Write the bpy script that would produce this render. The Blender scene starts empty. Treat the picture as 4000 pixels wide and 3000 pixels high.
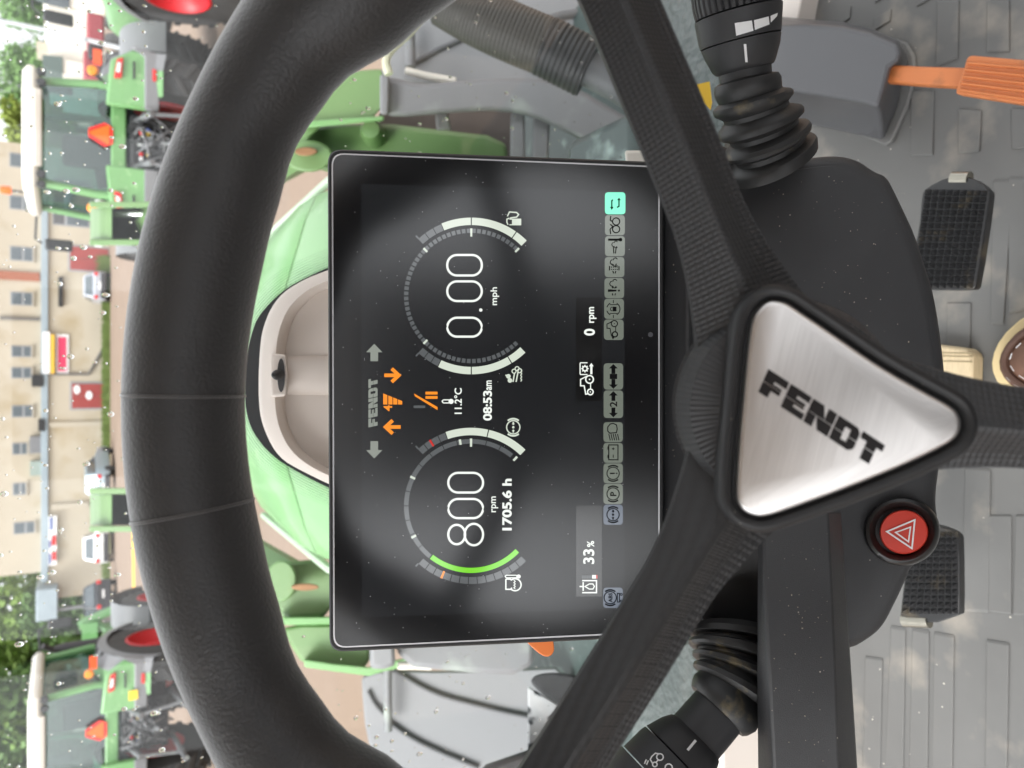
import bpy, bmesh, math, random
from math import sin, cos, tan, pi, radians, atan2, sqrt
from mathutils import Vector, Matrix
random.seed(7)
SC = bpy.context.scene
COL = SC.collection

# ------------------------------------------------------------------ camera
FPX = 2900.0                       # focal length in photograph pixels (4000 x 3000)
PITCH = radians(31.0)
CAM = Vector((0.0, 0.0, 2.40))
AX = Vector((1, 0, 0))
AU = Vector((0, sin(PITCH), cos(PITCH)))
AF = Vector((0, cos(PITCH), -sin(PITCH)))
cd = bpy.data.cameras.new('camera'); cam = bpy.data.objects.new('camera', cd); COL.objects.link(cam)
cd.sensor_fit = 'HORIZONTAL'; cd.sensor_width = 36.0; cd.lens = 36.0 * FPX / 4000.0
cd.clip_start = 0.01; cd.clip_end = 3000
cd.dof.use_dof = True; cd.dof.focus_distance = 0.385; cd.dof.aperture_fstop = 12.5
m = Matrix.Identity(4)
for i, a in enumerate((-AU, AX, -AF)):          # the phone was held on its side
    for k in range(3): m[k][i] = a[k]
m.translation = CAM
cam.matrix_world = m
SC.camera = cam

# ------------------------------------------------------------------ sky, sun, exposure
world = bpy.data.worlds.new('World'); SC.world = world; world.use_nodes = True
nt = world.node_tree; nt.nodes.clear()
sky = nt.nodes.new('ShaderNodeTexSky'); sky.sky_type = 'NISHITA'; sky.sun_disc = False
sky.sun_elevation = radians(52); sky.sun_rotation = radians(235)
sky.air_density = 1.0; sky.dust_density = 6.0; sky.ozone_density = 1.0
hs = nt.nodes.new('ShaderNodeHueSaturation'); hs.inputs['Saturation'].default_value = 0.10
bg = nt.nodes.new('ShaderNodeBackground'); bg.inputs['Strength'].default_value = 0.15
wo = nt.nodes.new('ShaderNodeOutputWorld')
cl = nt.nodes.new('ShaderNodeMix'); cl.data_type = 'RGBA'; cl.inputs['Factor'].default_value = 0.55   # even cloud cover over the sky
cl.inputs['B'].default_value = (3.75, 3.8, 3.86, 1)
nt.links.new(sky.outputs[0], hs.inputs['Color']); nt.links.new(hs.outputs[0], cl.inputs['A']); nt.links.new(cl.outputs['Result'], bg.inputs['Color'])
nt.links.new(bg.outputs[0], wo.inputs['Surface'])
sl = bpy.data.lights.new('sun', 'SUN'); sl.energy = 0.6; sl.angle = radians(25); sl.color = (1.0, 0.96, 0.9)
so = bpy.data.objects.new('sun', sl); COL.objects.link(so)
so.rotation_euler = (radians(38), 0, radians(-55)); so.location = (0, 0, 30)
SC.view_settings.view_transform = 'Standard'; SC.view_settings.look = 'None'
SC.view_settings.exposure = 1.95; SC.view_settings.gamma = 1.0
SC.render.engine = 'CYCLES'
SC.cycles.use_denoising = True
SC.cycles.max_bounces = 8; SC.cycles.transparent_max_bounces = 24
SC.cycles.caustics_reflective = False; SC.cycles.caustics_refractive = False
SC.cycles.sample_clamp_indirect = 6

# ------------------------------------------------------------------ geometry helpers
def ray(px, py):
    return AX * ((1500 - py) / FPX) + AU * ((2000 - px) / FPX) + AF
def P(px, py, z):                                # photo pixel at a given depth along the lens axis
    return CAM + ray(px, py) * z
def onplane(px, py, p0, n):
    r = ray(px, py); return CAM + r * ((p0 - CAM).dot(n) / r.dot(n))
def at_z(px, py, h):                             # photo pixel on a level plane
    r = ray(px, py); return CAM + r * ((h - CAM.z) / r.z)
def at_y(px, py, y):                             # photo pixel on an upright plane facing the tractor
    r = ray(px, py); return CAM + r * ((y - CAM.y) / r.y)

class MB:
    def __init__(s): s.v = []; s.f = []; s.uv = []; s.hasuv = False
    def add(s, vs, fs, uvs=None):
        o = len(s.v); s.v += [tuple(v) for v in vs]
        for i, f in enumerate(fs):
            s.f.append([o + k for k in f])
            s.uv.append(uvs[i] if uvs else None)
        if uvs: s.hasuv = True
        return s
    def poly(s, pts): return s.add(pts, [list(range(len(pts)))])
    def prism(s, pts, d):                         # polygon extruded by vector d
        n = len(pts); d = Vector(d); a = [Vector(p) for p in pts]; b = [p + d for p in a]
        return s.add(a + b, [list(range(n))[::-1], list(range(n, 2 * n))] + [[i, (i + 1) % n, n + (i + 1) % n, n + i] for i in range(n)])
    def loft(s, rings, caps=True, closed=False):
        n = len(rings[0]); vs = [p for r in rings for p in r]; fs = []
        m_ = len(rings)
        for j in range(m_ if closed else m_ - 1):
            j2 = (j + 1) % m_
            for i in range(n):
                fs.append([j * n + i, j * n + (i + 1) % n, j2 * n + (i + 1) % n, j2 * n + i])
        if caps and not closed:
            fs.append(list(range(n))[::-1]); fs.append([(m_ - 1) * n + i for i in range(n)])
        return s.add(vs, fs)
    def box(s, c, sx, sy, sz, rot=None):
        c = Vector(c); R = rot if rot else Matrix.Identity(3)
        vs = [c + R @ Vector((a * sx / 2, b * sy / 2, d * sz / 2)) for a in (-1, 1) for b in (-1, 1) for d in (-1, 1)]
        return s.add(vs, [[0, 1, 3, 2], [4, 6, 7, 5], [0, 4, 5, 1], [2, 3, 7, 6], [0, 2, 6, 4], [1, 5, 7, 3]])
    def box2(s, a, b):
        a = Vector(a); b = Vector(b); c = (a + b) / 2; d = b - a
        return s.box(c, abs(d.x), abs(d.y), abs(d.z))
    def tube(s, path, radii, n=16, caps=True, closed=False, uv=False, scale=(1, 1), up=None):
        path = [Vector(p) for p in path]
        if not hasattr(radii, '__len__'): radii = [radii] * len(path)
        m_ = len(path); rings = []; ref = None
        for j in range(m_):
            if closed: t = path[(j + 1) % m_] - path[j - 1]
            else: t = path[min(j + 1, m_ - 1)] - path[max(j - 1, 0)]
            if t.length < 1e-9: t = Vector((0, 0, 1))
            t.normalize()
            if ref is None:
                ref = Vector(up) if up is not None else (Vector((0, 0, 1)) if abs(t.z) < .9 else Vector((1, 0, 0)))
            a = ref - t * ref.dot(t); a.normalize(); ref = a if up is None else Vector(up); b = t.cross(a)
            rings.append([path[j] + (a * cos(2 * pi * i / n) * scale[0] + b * sin(2 * pi * i / n) * scale[1]) * radii[j] for i in range(n)])
        return s.loft(rings, caps, closed)
    def lathe(s, c, axis, prof, n=32, caps=True):  # prof: (radius, distance along axis)
        c = Vector(c); ax = Vector(axis).normalized()
        a = ax.orthogonal().normalized(); b = ax.cross(a)
        rings = [[c + ax * h + (a * cos(2 * pi * i / n) + b * sin(2 * pi * i / n)) * r for i in range(n)] for r, h in prof]
        return s.loft(rings, caps)
    def ball(s, c, r, n=10, m_=6, sc=(1, 1, 1)):
        c = Vector(c); rings = []
        for j in range(m_ + 1):
            th = pi * (j + .02) / (m_ + .04)
            rings.append([c + Vector((r * sin(th) * cos(2 * pi * i / n) * sc[0], r * sin(th) * sin(2 * pi * i / n) * sc[1], r * cos(th) * sc[2])) for i in range(n)])
        return s.loft(rings, True)

def build(mb, name, mat, parent=None, smooth=40, bevel=0, seg=2, uvs=False, recalc=True):
    me = bpy.data.meshes.new(name)
    me.from_pydata(mb.v, [], mb.f)
    if recalc:
        bm = bmesh.new(); bm.from_mesh(me)
        bmesh.ops.recalc_face_normals(bm, faces=bm.faces); bm.to_mesh(me); bm.free()
    if mb.hasuv:
        lay = me.uv_layers.new(name='UVMap'); k = 0
        for fi, f in enumerate(mb.f):
            for i in range(len(f)):
                lay.data[k].uv = mb.uv[fi][i] if mb.uv[fi] else (0, 0); k += 1
    me.materials.append(mat)
    if smooth:
        for p in me.polygons: p.use_smooth = True
        me.set_sharp_from_angle(angle=radians(smooth))
    o = bpy.data.objects.new(name, me); COL.objects.link(o)
    if bevel:
        b = o.modifiers.new('bevel', 'BEVEL'); b.width = bevel; b.segments = seg; b.limit_method = 'ANGLE'; b.angle_limit = radians(35)
        b.harden_normals = False
    if parent is not None: adopt(o, parent)
    return o
def adopt(o, parent):
    o.parent = parent
    if parent.type == 'EMPTY': o.matrix_parent_inverse = Matrix.Translation(-parent.location)
def thing(name, label, cat, loc, group=None):
    e = bpy.data.objects.new(name, None); COL.objects.link(e); e.location = loc; e.empty_display_size = .05
    return tag(e, label, cat, group)
def tag(o, label, cat, group=None):
    o['label'] = label; o['category'] = cat
    if group: o['group'] = group
    return o
def struct(o): o['kind'] = 'structure'; return o
def stuff(o): o['kind'] = 'stuff'; return o

# ------------------------------------------------------------------ materials
MATS = {}
def lin(c):
    if isinstance(c, str):
        c = [int(c[i:i + 2], 16) / 255 for i in (0, 2, 4)]
        c = [x / 12.92 if x <= .04045 else ((x + .055) / 1.055) ** 2.4 for x in c]
    return tuple(c) + (1,)
def mat(name, col, rough=.5, metal=0, var=0.12, vscale=8, bump=0, bscale=200, spec=.5, sheen=0, coat=0, speck=None, stretch=None, detail=4, bdist=.001, dirt=None, alpha=None):
    if name in MATS: return MATS[name]
    M = bpy.data.materials.new(name); M.use_nodes = True; N = M.node_tree.nodes; L = M.node_tree.links
    b = N['Principled BSDF']; b.inputs['Roughness'].default_value = rough; b.inputs['Metallic'].default_value = metal
    b.inputs['Specular IOR Level'].default_value = spec
    if sheen: b.inputs['Sheen Weight'].default_value = sheen; b.inputs['Sheen Roughness'].default_value = .5
    if coat: b.inputs['Coat Weight'].default_value = coat; b.inputs['Coat Roughness'].default_value = .08
    tc = N.new('ShaderNodeTexCoord'); src = tc.outputs['Object']
    if stretch:
        mp = N.new('ShaderNodeMapping'); mp.inputs['Scale'].default_value = stretch; L.new(src, mp.inputs[0]); src = mp.outputs[0]
    c = lin(col)
    n1 = N.new('ShaderNodeTexNoise'); n1.inputs['Scale'].default_value = vscale; n1.inputs['Detail'].default_value = detail; L.new(src, n1.inputs['Vector'])
    r = N.new('ShaderNodeMix'); r.data_type = 'RGBA'
    r.inputs['A'].default_value = tuple(x * (1 - var) for x in c[:3]) + (1,); r.inputs['B'].default_value = tuple(min(1, x * (1 + var)) for x in c[:3]) + (1,)
    L.new(n1.outputs['Fac'], r.inputs['Factor']); out = r.outputs['Result']
    if dirt:                                       # (colour, noise scale, low, high)
        n3 = N.new('ShaderNodeTexNoise'); n3.inputs['Scale'].default_value = dirt[1]; n3.inputs['Detail'].default_value = 6; L.new(tc.outputs['Object'], n3.inputs['Vector'])
        mr = N.new('ShaderNodeMapRange'); mr.inputs['From Min'].default_value = dirt[2]; mr.inputs['From Max'].default_value = dirt[3]; L.new(n3.outputs['Fac'], mr.inputs['Value'])
        mx = N.new('ShaderNodeMix'); mx.data_type = 'RGBA'; mx.inputs['B'].default_value = lin(dirt[0]); L.new(mr.outputs[0], mx.inputs['Factor']); L.new(out, mx.inputs['A']); out = mx.outputs['Result']
    if speck:                                      # (colour, cell scale, threshold): dust specks lying on the surface
        vo = N.new('ShaderNodeTexVoronoi'); vo.inputs['Scale'].default_value = speck[1]; L.new(tc.outputs['Object'], vo.inputs['Vector'])
        lt = N.new('ShaderNodeMath'); lt.operation = 'LESS_THAN'; lt.inputs[1].default_value = speck[2]; L.new(vo.outputs['Distance'], lt.inputs[0])
        n4 = N.new('ShaderNodeTexNoise'); n4.inputs['Scale'].default_value = speck[1] * .45; n4.inputs['Detail'].default_value = 0; L.new(tc.outputs['Object'], n4.inputs['Vector'])
        gt = N.new('ShaderNodeMath'); gt.operation = 'GREATER_THAN'; gt.inputs[1].default_value = .53; L.new(n4.outputs['Fac'], gt.inputs[0])
        mu = N.new('ShaderNodeMath'); mu.operation = 'MULTIPLY'; L.new(lt.outputs[0], mu.inputs[0]); L.new(gt.outputs[0], mu.inputs[1])
        mx = N.new('ShaderNodeMix'); mx.data_type = 'RGBA'; mx.inputs['B'].default_value = lin(speck[0]); L.new(mu.outputs[0], mx.inputs['Factor']); L.new(out, mx.inputs['A']); out = mx.outputs['Result']
    L.new(out, b.inputs['Base Color'])
    if bump:
        n2 = N.new('ShaderNodeTexNoise'); n2.inputs['Scale'].default_value = bscale; n2.inputs['Detail'].default_value = 3; L.new(src, n2.inputs['Vector'])
        bp = N.new('ShaderNodeBump'); bp.inputs['Strength'].default_value = bump; bp.inputs['Distance'].default_value = bdist
        L.new(n2.outputs['Fac'], bp.inputs['Height']); L.new(bp.outputs[0], b.inputs['Normal'])
    MATS[name] = M
    return M
def emis(name, col, strength=1.0):
    if name in MATS: return MATS[name]
    M = bpy.data.materials.new(name); M.use_nodes = True; N = M.node_tree.nodes
    b = N['Principled BSDF']; c = lin(col)
    b.inputs['Base Color'].default_value = (.01, .01, .01, 1); b.inputs['Roughness'].default_value = .16; b.inputs['Specular IOR Level'].default_value = 1.0; b.inputs['Coat Weight'].default_value = 1.0; b.inputs['Coat Roughness'].default_value = .16
    b.inputs['Emission Color'].default_value = c; b.inputs['Emission Strength'].default_value = strength
    MATS[name] = M; return M
def glass(name, tint, refl=.06, rough=.0):
    M = bpy.data.materials.new(name); M.use_nodes = True; N = M.node_tree.nodes; L = M.node_tree.links; N.clear()
    t = N.new('ShaderNodeBsdfTransparent'); t.inputs[0].default_value = lin(tint)
    g = N.new('ShaderNodeBsdfGlossy'); g.inputs['Roughness'].default_value = rough
    mx = N.new('ShaderNodeMixShader'); mx.inputs[0].default_value = refl
    o = N.new('ShaderNodeOutputMaterial'); L.new(t.outputs[0], mx.inputs[1]); L.new(g.outputs[0], mx.inputs[2]); L.new(mx.outputs[0], o.inputs[0])
    MATS[name] = M; return M

M_BLACK = mat('black_plastic', (.017, .017, .018), .55, var=.2, vscale=30, bump=.25, bscale=2500, bdist=.0003, speck=('9a958a', 260, .05))
M_CONSOLE = mat('console_plastic', (.033, .0335, .036), .5, var=.2, vscale=40, bump=.5, bscale=3000, bdist=.0003, speck=('a29c90', 130, .05))
M_LEATHER = mat('leather_black', (.0100, .0098, .0105), .50, var=.5, vscale=110, bump=.5, bscale=850, bdist=.0006, sheen=.5, spec=.6)
M_RUBBER = mat('rubber_black', (.022, .022, .0225), .48, var=.2, vscale=50, bump=.2, bscale=2000, bdist=.0002, dirt=('8a7a55', 70, .60, .85))
M_STALK = mat('stalk_plastic', (.026, .026, .028), .5, var=.25, vscale=40, bump=.4, bscale=2600, bdist=.0003)
M_GREYPL = mat('grey_plastic', (.095, .095, .101), .38, var=.06, vscale=10)
M_FLOOR = mat('floor_rubber', (.145, .144, .139), .62, var=.15, vscale=14, bump=.15, bscale=900, bdist=.0004, dirt=('9a9388', 16, .54, .78), speck=('d8d2c4', 75, .06))
M_GREEN = mat('tractor_green', (.15, .33, .125), .42, var=.12, vscale=5, coat=.25, dirt=('a8c898', 9, .6, .85))
M_GREEN2 = mat('loader_green', (.125, .225, .080), .45, var=.12, vscale=5)
M_GREY = mat('fender_grey', (.19, .195, .205), .42, var=.08, vscale=3)
M_GREYD = mat('frame_grey', (.17, .175, .185), .45, var=.15, vscale=6, dirt=('8e9690', 12, .55, .75))
M_DARK = mat('dark_metal', (.025, .026, .028), .55, var=.3, vscale=12)
M_TYRE = mat('tyre_rubber', (.05, .05, .05), .8, var=.3, vscale=8)
M_RED = mat('rim_red', (.50, .012, .02), .4, var=.08)
M_CREAM = mat('roof_cream', (.72, .69, .62), .5, var=.06, vscale=2)
M_BEIGE = mat('beige_trim', (.76, .69, .63), .55, var=.03, vscale=8, bump=.1, bscale=1500, bdist=.0002)
M_WHITE = mat('white_print', (.8, .8, .8), .5, var=.03)
M_ORANGE = mat('orange_plastic', (.60, .19, .06), .5, var=.14, vscale=25, bump=.2, bscale=600, bdist=.0003, dirt=('8a5a3a', 40, .60, .85))
M_LAMPR = mat('lamp_red', (.62, .02, .02), .25, var=.05)
M_AMBER = mat('lamp_amber', (.9, .28, .01), .3, var=.05)
M_GLASS = glass('clear_glass', (.94, .95, .95), .03)
M_CABGL = glass('cab_glass', (.55, .70, .68), .14, .05)
# ================================================================== CAB STRUCTURE
FLZ = 1.62
def resample(pts, n):
    d = [0]
    for a, b in zip(pts, pts[1:]): d.append(d[-1] + math.dist(a, b))
    out = []
    for i in range(n):
        t = d[-1] * i / (n - 1); k = 0
        while k < len(d) - 2 and d[k + 1] < t: k += 1
        s_ = (t - d[k]) / max(1e-9, d[k + 1] - d[k])
        out.append(tuple(a + (b - a) * s_ for a, b in zip(pts[k], pts[k + 1])))
    return out
def smooth_closed(pts, it=2):                      # Chaikin corner cutting
    for _ in range(it):
        q = []
        for i in range(len(pts)):
            a = pts[i]; b = pts[(i + 1) % len(pts)]
            q.append(tuple(.75 * x + .25 * y for x, y in zip(a, b))); q.append(tuple(.25 * x + .75 * y for x, y in zip(a, b)))
        pts = q
    return pts
def smooth_open(pts, it=2):
    for _ in range(it):
        q = [pts[0]]
        for a, b in zip(pts, pts[1:]):
            q.append(tuple(.75 * x + .25 * y for x, y in zip(a, b))); q.append(tuple(.25 * x + .75 * y for x, y in zip(a, b)))
        q.append(pts[-1]); pts = q
    return pts

floor = struct(build(MB().prism([(-.78, -1.0, FLZ), (.80, -1.0, FLZ), (.80, .30, FLZ), (.52, .55, FLZ), (.44, .60, FLZ), (-.45, .60, FLZ), (-.78, .40, FLZ)], (0, 0, -.04)), 'cab_floor', M_FLOOR, smooth=0))
# raised lugs of the floor mat, one by one, read off the photograph on the floor plane
lugs = [((3560, 352), (3651, 352), (3646, 610), (3556, 612)), ((3662, 0), (3748, 0), (3744, 230), (3655, 262)), ((3744, 424), (3836, 430), (3829, 594), (3743, 600)),
        ((3856, 0), (3945, 0), (3945, 205), (3854, 205)), ((3949, 420), (4060, 430), (4060, 580), (3953, 584)), ((3416, 70), (3484, 34), (3479, 82), (3411, 124)),
        ((3275, 98), (3326, 20), (3322, 72), (3280, 99)), ((3416, 14), (3470, -20), (3500, -50), (3440, -40)), ((3580, 28), (3636, -4), (3660, -40), (3600, -30)),
        ((3481, 2441), (3540, 2452), (3530, 3050), (3455, 3050)), ((3649, 2465), (3730, 2480), (3722, 3050), (3640, 3050)), ((3854, 2495), (3945, 2510), (3935, 3050), (3848, 3050)),
        ((3863, 2010), (3954, 2010), (3953, 2402), (3862, 2390)), ((3968, 2010), (4060, 2010), (4060, 2410), (3958, 2404)), ((3770, 1820), (3872, 1830), (3864, 2395), (3756, 2390)),
        ((3700, 1180), (3795, 1180), (3790, 1500), (3700, 1500)), ((3880, 700), (3960, 700), (3922, 1270), (3870, 1270)), ((3380, 2560), (3450, 2570), (3440, 3050), (3370, 3050)),
        ((3940, 690), (4080, 690), (4080, 1200), (3940, 1230)), ((3565, 2450), (3632, 2462), (3626, 3050), (3550, 3050))]
for q in lugs:
    pts = [at_z(a, b, FLZ + .0005) for a, b in q]
    c = sum(pts, Vector()) / 4
    build(MB().loft([[p for p in pts], [c + (p - c) * .955 + Vector((0, 0, .0013)) for p in pts]]), 'mat_lug', M_FLOOR, floor, smooth=0, bevel=.0008)

# roof, posts and rear wall of the cab, behind and above the phone: they shade the interior and stand in the display's reflections
M_LINER = mat('headliner', (.50, .45, .41), .9, var=.05)
struct(build(MB().box2((-.85, -1.15, 3.16), (.85, .80, 3.28)), 'cab_roof', M_LINER, smooth=0))
posts = MB()
for x, y in ((-.80, -1.08), (.80, -1.08), (-.82, -.25), (.82, -.25)): posts.box((x, y, 2.40), .08, .08, 1.52)
for x in (-.84, .84): posts.tube([(x, .70, 1.62), (x, .78, 3.16)], .035, 8)
struct(build(posts, 'cab_posts', M_BLACK))
struct(build(MB().box2((-.78, -1.10, 1.58), (.78, -1.05, 2.02)), 'cab_rear_wall', M_BLACK, smooth=0))
trim = thing('front_trim', 'beige lower trim panel beside the floor mat', 'trim panel', (-.5, .62, FLZ))
build(MB().box2((-.78, .605, FLZ - .05), (-.30, .63, FLZ + .135)), 'panel', M_BEIGE, trim, bevel=.004)
trim2 = thing('door_sill_trim', 'beige sill trim with black edge beside the grey pedal housing', 'trim panel', (.5, .6, FLZ))
q = [at_z(a, b, FLZ + .03) for a, b in ((3000, -60), (3140, -60), (3118, 60), (3085, 150), (3000, 160))]
build(MB().prism(q, (0, 0, -.05)), 'panel', M_BEIGE, trim2, bevel=.002)
q = [at_z(a, b, FLZ + .012) for a, b in ((3140, -80), (3188, -80), (3148, 60), (3118, 150), (3080, 150), (3118, 60))]
build(MB().prism(q, (0, 0, -.011)), 'edge_strip', M_BLACK, trim2)
M_SIDEGL = glass('tinted_glass', (.93, .935, .94), .03)
for nm, q in (('rear_window', [(-.76, -1.09, 2.02), (.76, -1.09, 2.02), (.76, -1.09, 3.16), (-.76, -1.09, 3.16)]), ('door_window', [(-.83, -1.05, 1.62), (-.83, .70, 1.62), (-.83, .78, 3.16), (-.83, -1.05, 3.16)]), ('door_window', [(.83, -1.05, 1.62), (.83, .70, 1.62), (.83, .78, 3.16), (.83, -1.05, 3.16)])):
    struct(build(MB().prism(q, (0, .004, 0) if nm[0] == 'r' else (.004, 0, 0)), nm, M_SIDEGL, smooth=0))
# driver's seat behind the phone
seat = thing('driver_seat', 'dark fabric driver seat behind the steering wheel', 'seat', (0, -.45, FLZ))
M_SEAT = mat('seat_fabric', (.03, .028, .03), .9, var=.3, vscale=40)
build(MB().box((0, -.55, FLZ + .42), .52, .5, .14), 'seat_cushion', M_SEAT, seat, bevel=.05, seg=3)
build(MB().box((0, -.84, FLZ + .86), .50, .14, .82, Matrix.Rotation(radians(-8), 3, 'X')), 'backrest', M_SEAT, seat, bevel=.05, seg=3)
build(MB().box((0, -.55, FLZ + .175), .30, .35, .34), 'seat_base', M_BLACK, seat, bevel=.02)

# ================================================================== WINDSCREEN
WP = Vector((0, .72, 2.40)); WN = Vector((0, 1, -.12)).normalized()
wsc = thing('windscreen', 'curved clear windscreen with dotted black border and rain drops', 'windscreen', (0, .63, 1.66))
def wy(z): return .72 + .12 * (z - 2.40)
build(MB().prism([(-.80, wy(1.68), 1.68), (.80, wy(1.68), 1.68), (.80, wy(3.15), 3.15), (-.80, wy(3.15), 3.15)], (0, .005, 0)), 'pane', M_GLASS, wsc, smooth=0)
M_FRIT = mat('frit_black', (.05, .055, .06), .25, var=.1)
band = smooth_open([(1500, 960), (1285, 1042), (1190, 1085), (1100, 1135), (1010, 1230), (985, 1290), (960, 1390), (954, 1480), (957, 1600), (985, 1690), (1060, 1782), (1170, 1850), (1285, 1908), (1500, 2000)], 2)
b0 = [onplane(x, y, WP - WN * .002, WN) for x, y in band]
build(MB().prism(b0, (0, -.0008, 0)), 'border_band', M_FRIT, wsc, smooth=0)
dots = MB(); nb = resample(band, 230); cx, cy = 1330, 1500
for k in range(8):
    for i, (x, y) in enumerate(nb):
        if x > 1330: continue
        dx, dy = x - cx, (y - cy); l = math.hypot(dx, dy); nx, ny = dx / l, dy / l
        if 1290 < y < 1700 and k > 2: continue
        off = 5 + k * 9.2; r = 2.6 - k * .2
        ox = .5 * (k % 2)
        j = nb[min(i + 1, len(nb) - 1)]
        X = x + (j[0] - x) * ox + nx * off; Y = y + (j[1] - y) * ox + ny * off
        c = onplane(X, Y, WP - WN * .0015, WN); s_ = r * (c - CAM).dot(AF) / FPX
        dots.poly([c + Vector((cos(a) * s_, .12 * sin(a) * s_, sin(a) * s_)) for a in [pi / 3 * q_ for q_ in range(6)]])
stuff(build(dots, 'border_dots', M_FRIT, wsc, smooth=0))
# rain drops, uncounted, on the outside of the glass
rnd = random.Random(3); drops = MB()
M_DROP = bpy.data.materials.new('water_drop'); M_DROP.use_nodes = True
_b = M_DROP.node_tree.nodes['Principled BSDF']; _b.inputs['Transmission Weight'].default_value = 1; _b.inputs['IOR'].default_value = 1.33; _b.inputs['Roughness'].default_value = .02; _b.inputs['Base Color'].default_value = (1, 1, 1, 1)
tmpl = []
for i in range(680):
    if i < 400: px, py = rnd.uniform(0, 900), rnd.uniform(0, 3000)
    else:
        px = rnd.uniform(1000, 2700); py = rnd.choice((rnd.uniform(0, 640), rnd.uniform(2450, 3000)))
    c = onplane(px, py, WP + WN * .0052, WN)
    r = rnd.choice((.0006, .0007, .0008, .0009, .0011, .0014, .0022)) * rnd.uniform(.7, 1.1)
    st = rnd.uniform(1.0, 1.7)
    rings = []
    for rr, hh in ((1, 0), (.85, .28), (.5, .45), (.08, .5)):
        rings.append([c + Vector((r * rr * cos(a), r * hh, r * rr * st * sin(a) * (1.15 if sin(a) < 0 else .9))) for a in [2 * pi * q_ / 8 for q_ in range(8)]])
    drops.loft(rings)
stuff(tag(build(drops, 'rain_drops', M_DROP, None, smooth=60), 'small clear rain drops scattered over the outside of the windscreen', 'rain drops'))

# beige wiper motor cover standing in front of the glass, behind the display
cov = thing('wiper_motor_cover', 'beige arched cover with recessed front behind the display', 'cover', P(1400, 1480, .56))
oa = smooth_open([(1520, 960), (1400, 1010), (1282, 1055), (1198, 1087), (1131, 1125), (1090, 1160), (1057, 1207), (1036, 1258), (1022, 1307), (1014, 1381), (1010, 1480), (1011, 1571), (1019, 1635), (1040, 1697), (1070, 1757), (1112, 1802), (1171, 1835), (1225, 1862), (1285, 1891), (1400, 1940), (1520, 1990)], 1)
ia = smooth_open([(1520, 1040), (1400, 1070), (1277, 1112), (1225, 1133), (1171, 1179), (1136, 1225), (1114, 1280), (1101, 1334), (1097, 1420), (1094, 1500), (1094, 1558), (1101, 1639), (1125, 1710), (1171, 1776), (1239, 1827), (1285, 1846), (1400, 1900), (1520, 1930)], 1)
oa = resample(oa, 60); ia = resample(ia, 60)
mid = [tuple(.85 * a + .15 * b for a, b in zip(p, q_)) for p, q_ in zip(oa, ia)]
mid2 = [tuple(.25 * a + .75 * b for a, b in zip(p, q_)) for p, q_ in zip(oa, ia)]
cin = [(x + (1400 - x) * .06, y + (1490 - y) * .04) for x, y in ia]
rings = [[P(x, y, .585) for x, y in oa], [P(x, y, .520) for x, y in oa], [P(x, y, .506) for x, y in mid], [P(x, y, .500) for x, y in mid2], [P(x, y, .505) for x, y in ia], [P(x, y, .516) for x, y in cin]]
build(MB().loft(rings), 'cover_shell', M_BEIGE, cov, smooth=60)
hb = [(1058, 1380), (1118, 1385), (1124, 1465), (1118, 1548), (1058, 1552), (1054, 1465)]
build(MB().loft([[P(x, y, .525) for x, y in hb], [P(x, y, .488) for x, y in hb]]), 'spindle_holder', mat('cream_plastic', (.75, .68, .62), .5, var=.03), cov, bevel=.002, seg=3)
build(MB().loft([[P(1098 + 15 * cos(t), 1466 + 66 * sin(t), z) for t in [2 * pi * i / 24 for i in range(24)]] for z in (.486, .4868)]), 'spindle_washer', M_GREYPL, cov)
build(MB().lathe(P(1094, 1465, .487), -AF, [(.0034, 0), (.0034, .006), (.0026, .010), (.0012, .013)], 16), 'spindle_nut', M_DARK, cov)
ch = MB(); rr = []
for px in (1122, 1200, 1320, 1500):
    rr.append([P(px, 1466 + 78 * cos(t) * (1 + (px - 1122) * .0001), .518 - .009 * sin(t)) for t in [pi * i / 12 for i in range(13)]])
build(ch.loft(rr), 'spindle_channel', M_BEIGE, cov, smooth=60)

# ================================================================== STEERING WHEEL
KW = 1.12                                          # wheel size: rim about 0.43 m across
ZH, XH, VH, TA = .19232 * KW, -.0327, -.3789, .20496
WH = CAM + AX * (XH * ZH) + AU * (VH * ZH) + AF * ZH
WW = AU * cos(TA) + AF * sin(TA)                   # in-plane "up"
WNM = AU * sin(TA) - AF * cos(TA)                  # towards the driver
def onwheel(px, py, h=0): return onplane(px, py, WH + WNM * h, WNM)
def wheel_pt(a, r, h=0): return WH + (AX * sin(a) + WW * cos(a)) * r + WNM * h
wheel = thing('steering_wheel', 'black three-spoke steering wheel with brushed metal hub badge', 'steering wheel', WH - WNM * .05)
def interp(x, tab):
    for (a, b), (c, d) in zip(tab, tab[1:]):
        if x <= c:
            t = (x - a) / (c - a); t = t * t * (3 - 2 * t); return b + (d - b) * t
    return tab[-1][1]
RT = [(0, .0177), (14, .0179), (21, .0175), (29, .0163), (36, .0172), (45, .0212), (54, .0226), (75, .0215), (110, .0190), (180, .0178)]
rings = []; NR = 160
for i in range(NR):
    a = 2 * pi * i / NR; d = abs(math.degrees(a if a < pi else a - 2 * pi)); r = interp(d, RT) * KW; rc = .195 * KW - r
    e = (AX * sin(a) + WW * cos(a)); c = WH + e * rc
    rings.append([c + (e * cos(t) + WNM * sin(t) * .96) * r for t in [2 * pi * k / 36 for k in range(36)]])
rim = build(MB().loft(rings, closed=True), 'rim', M_LEATHER, wheel, smooth=60)
M_SEAM = mat('seam_thread', (.035, .032, .032), .6, sheen=.8)
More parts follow.
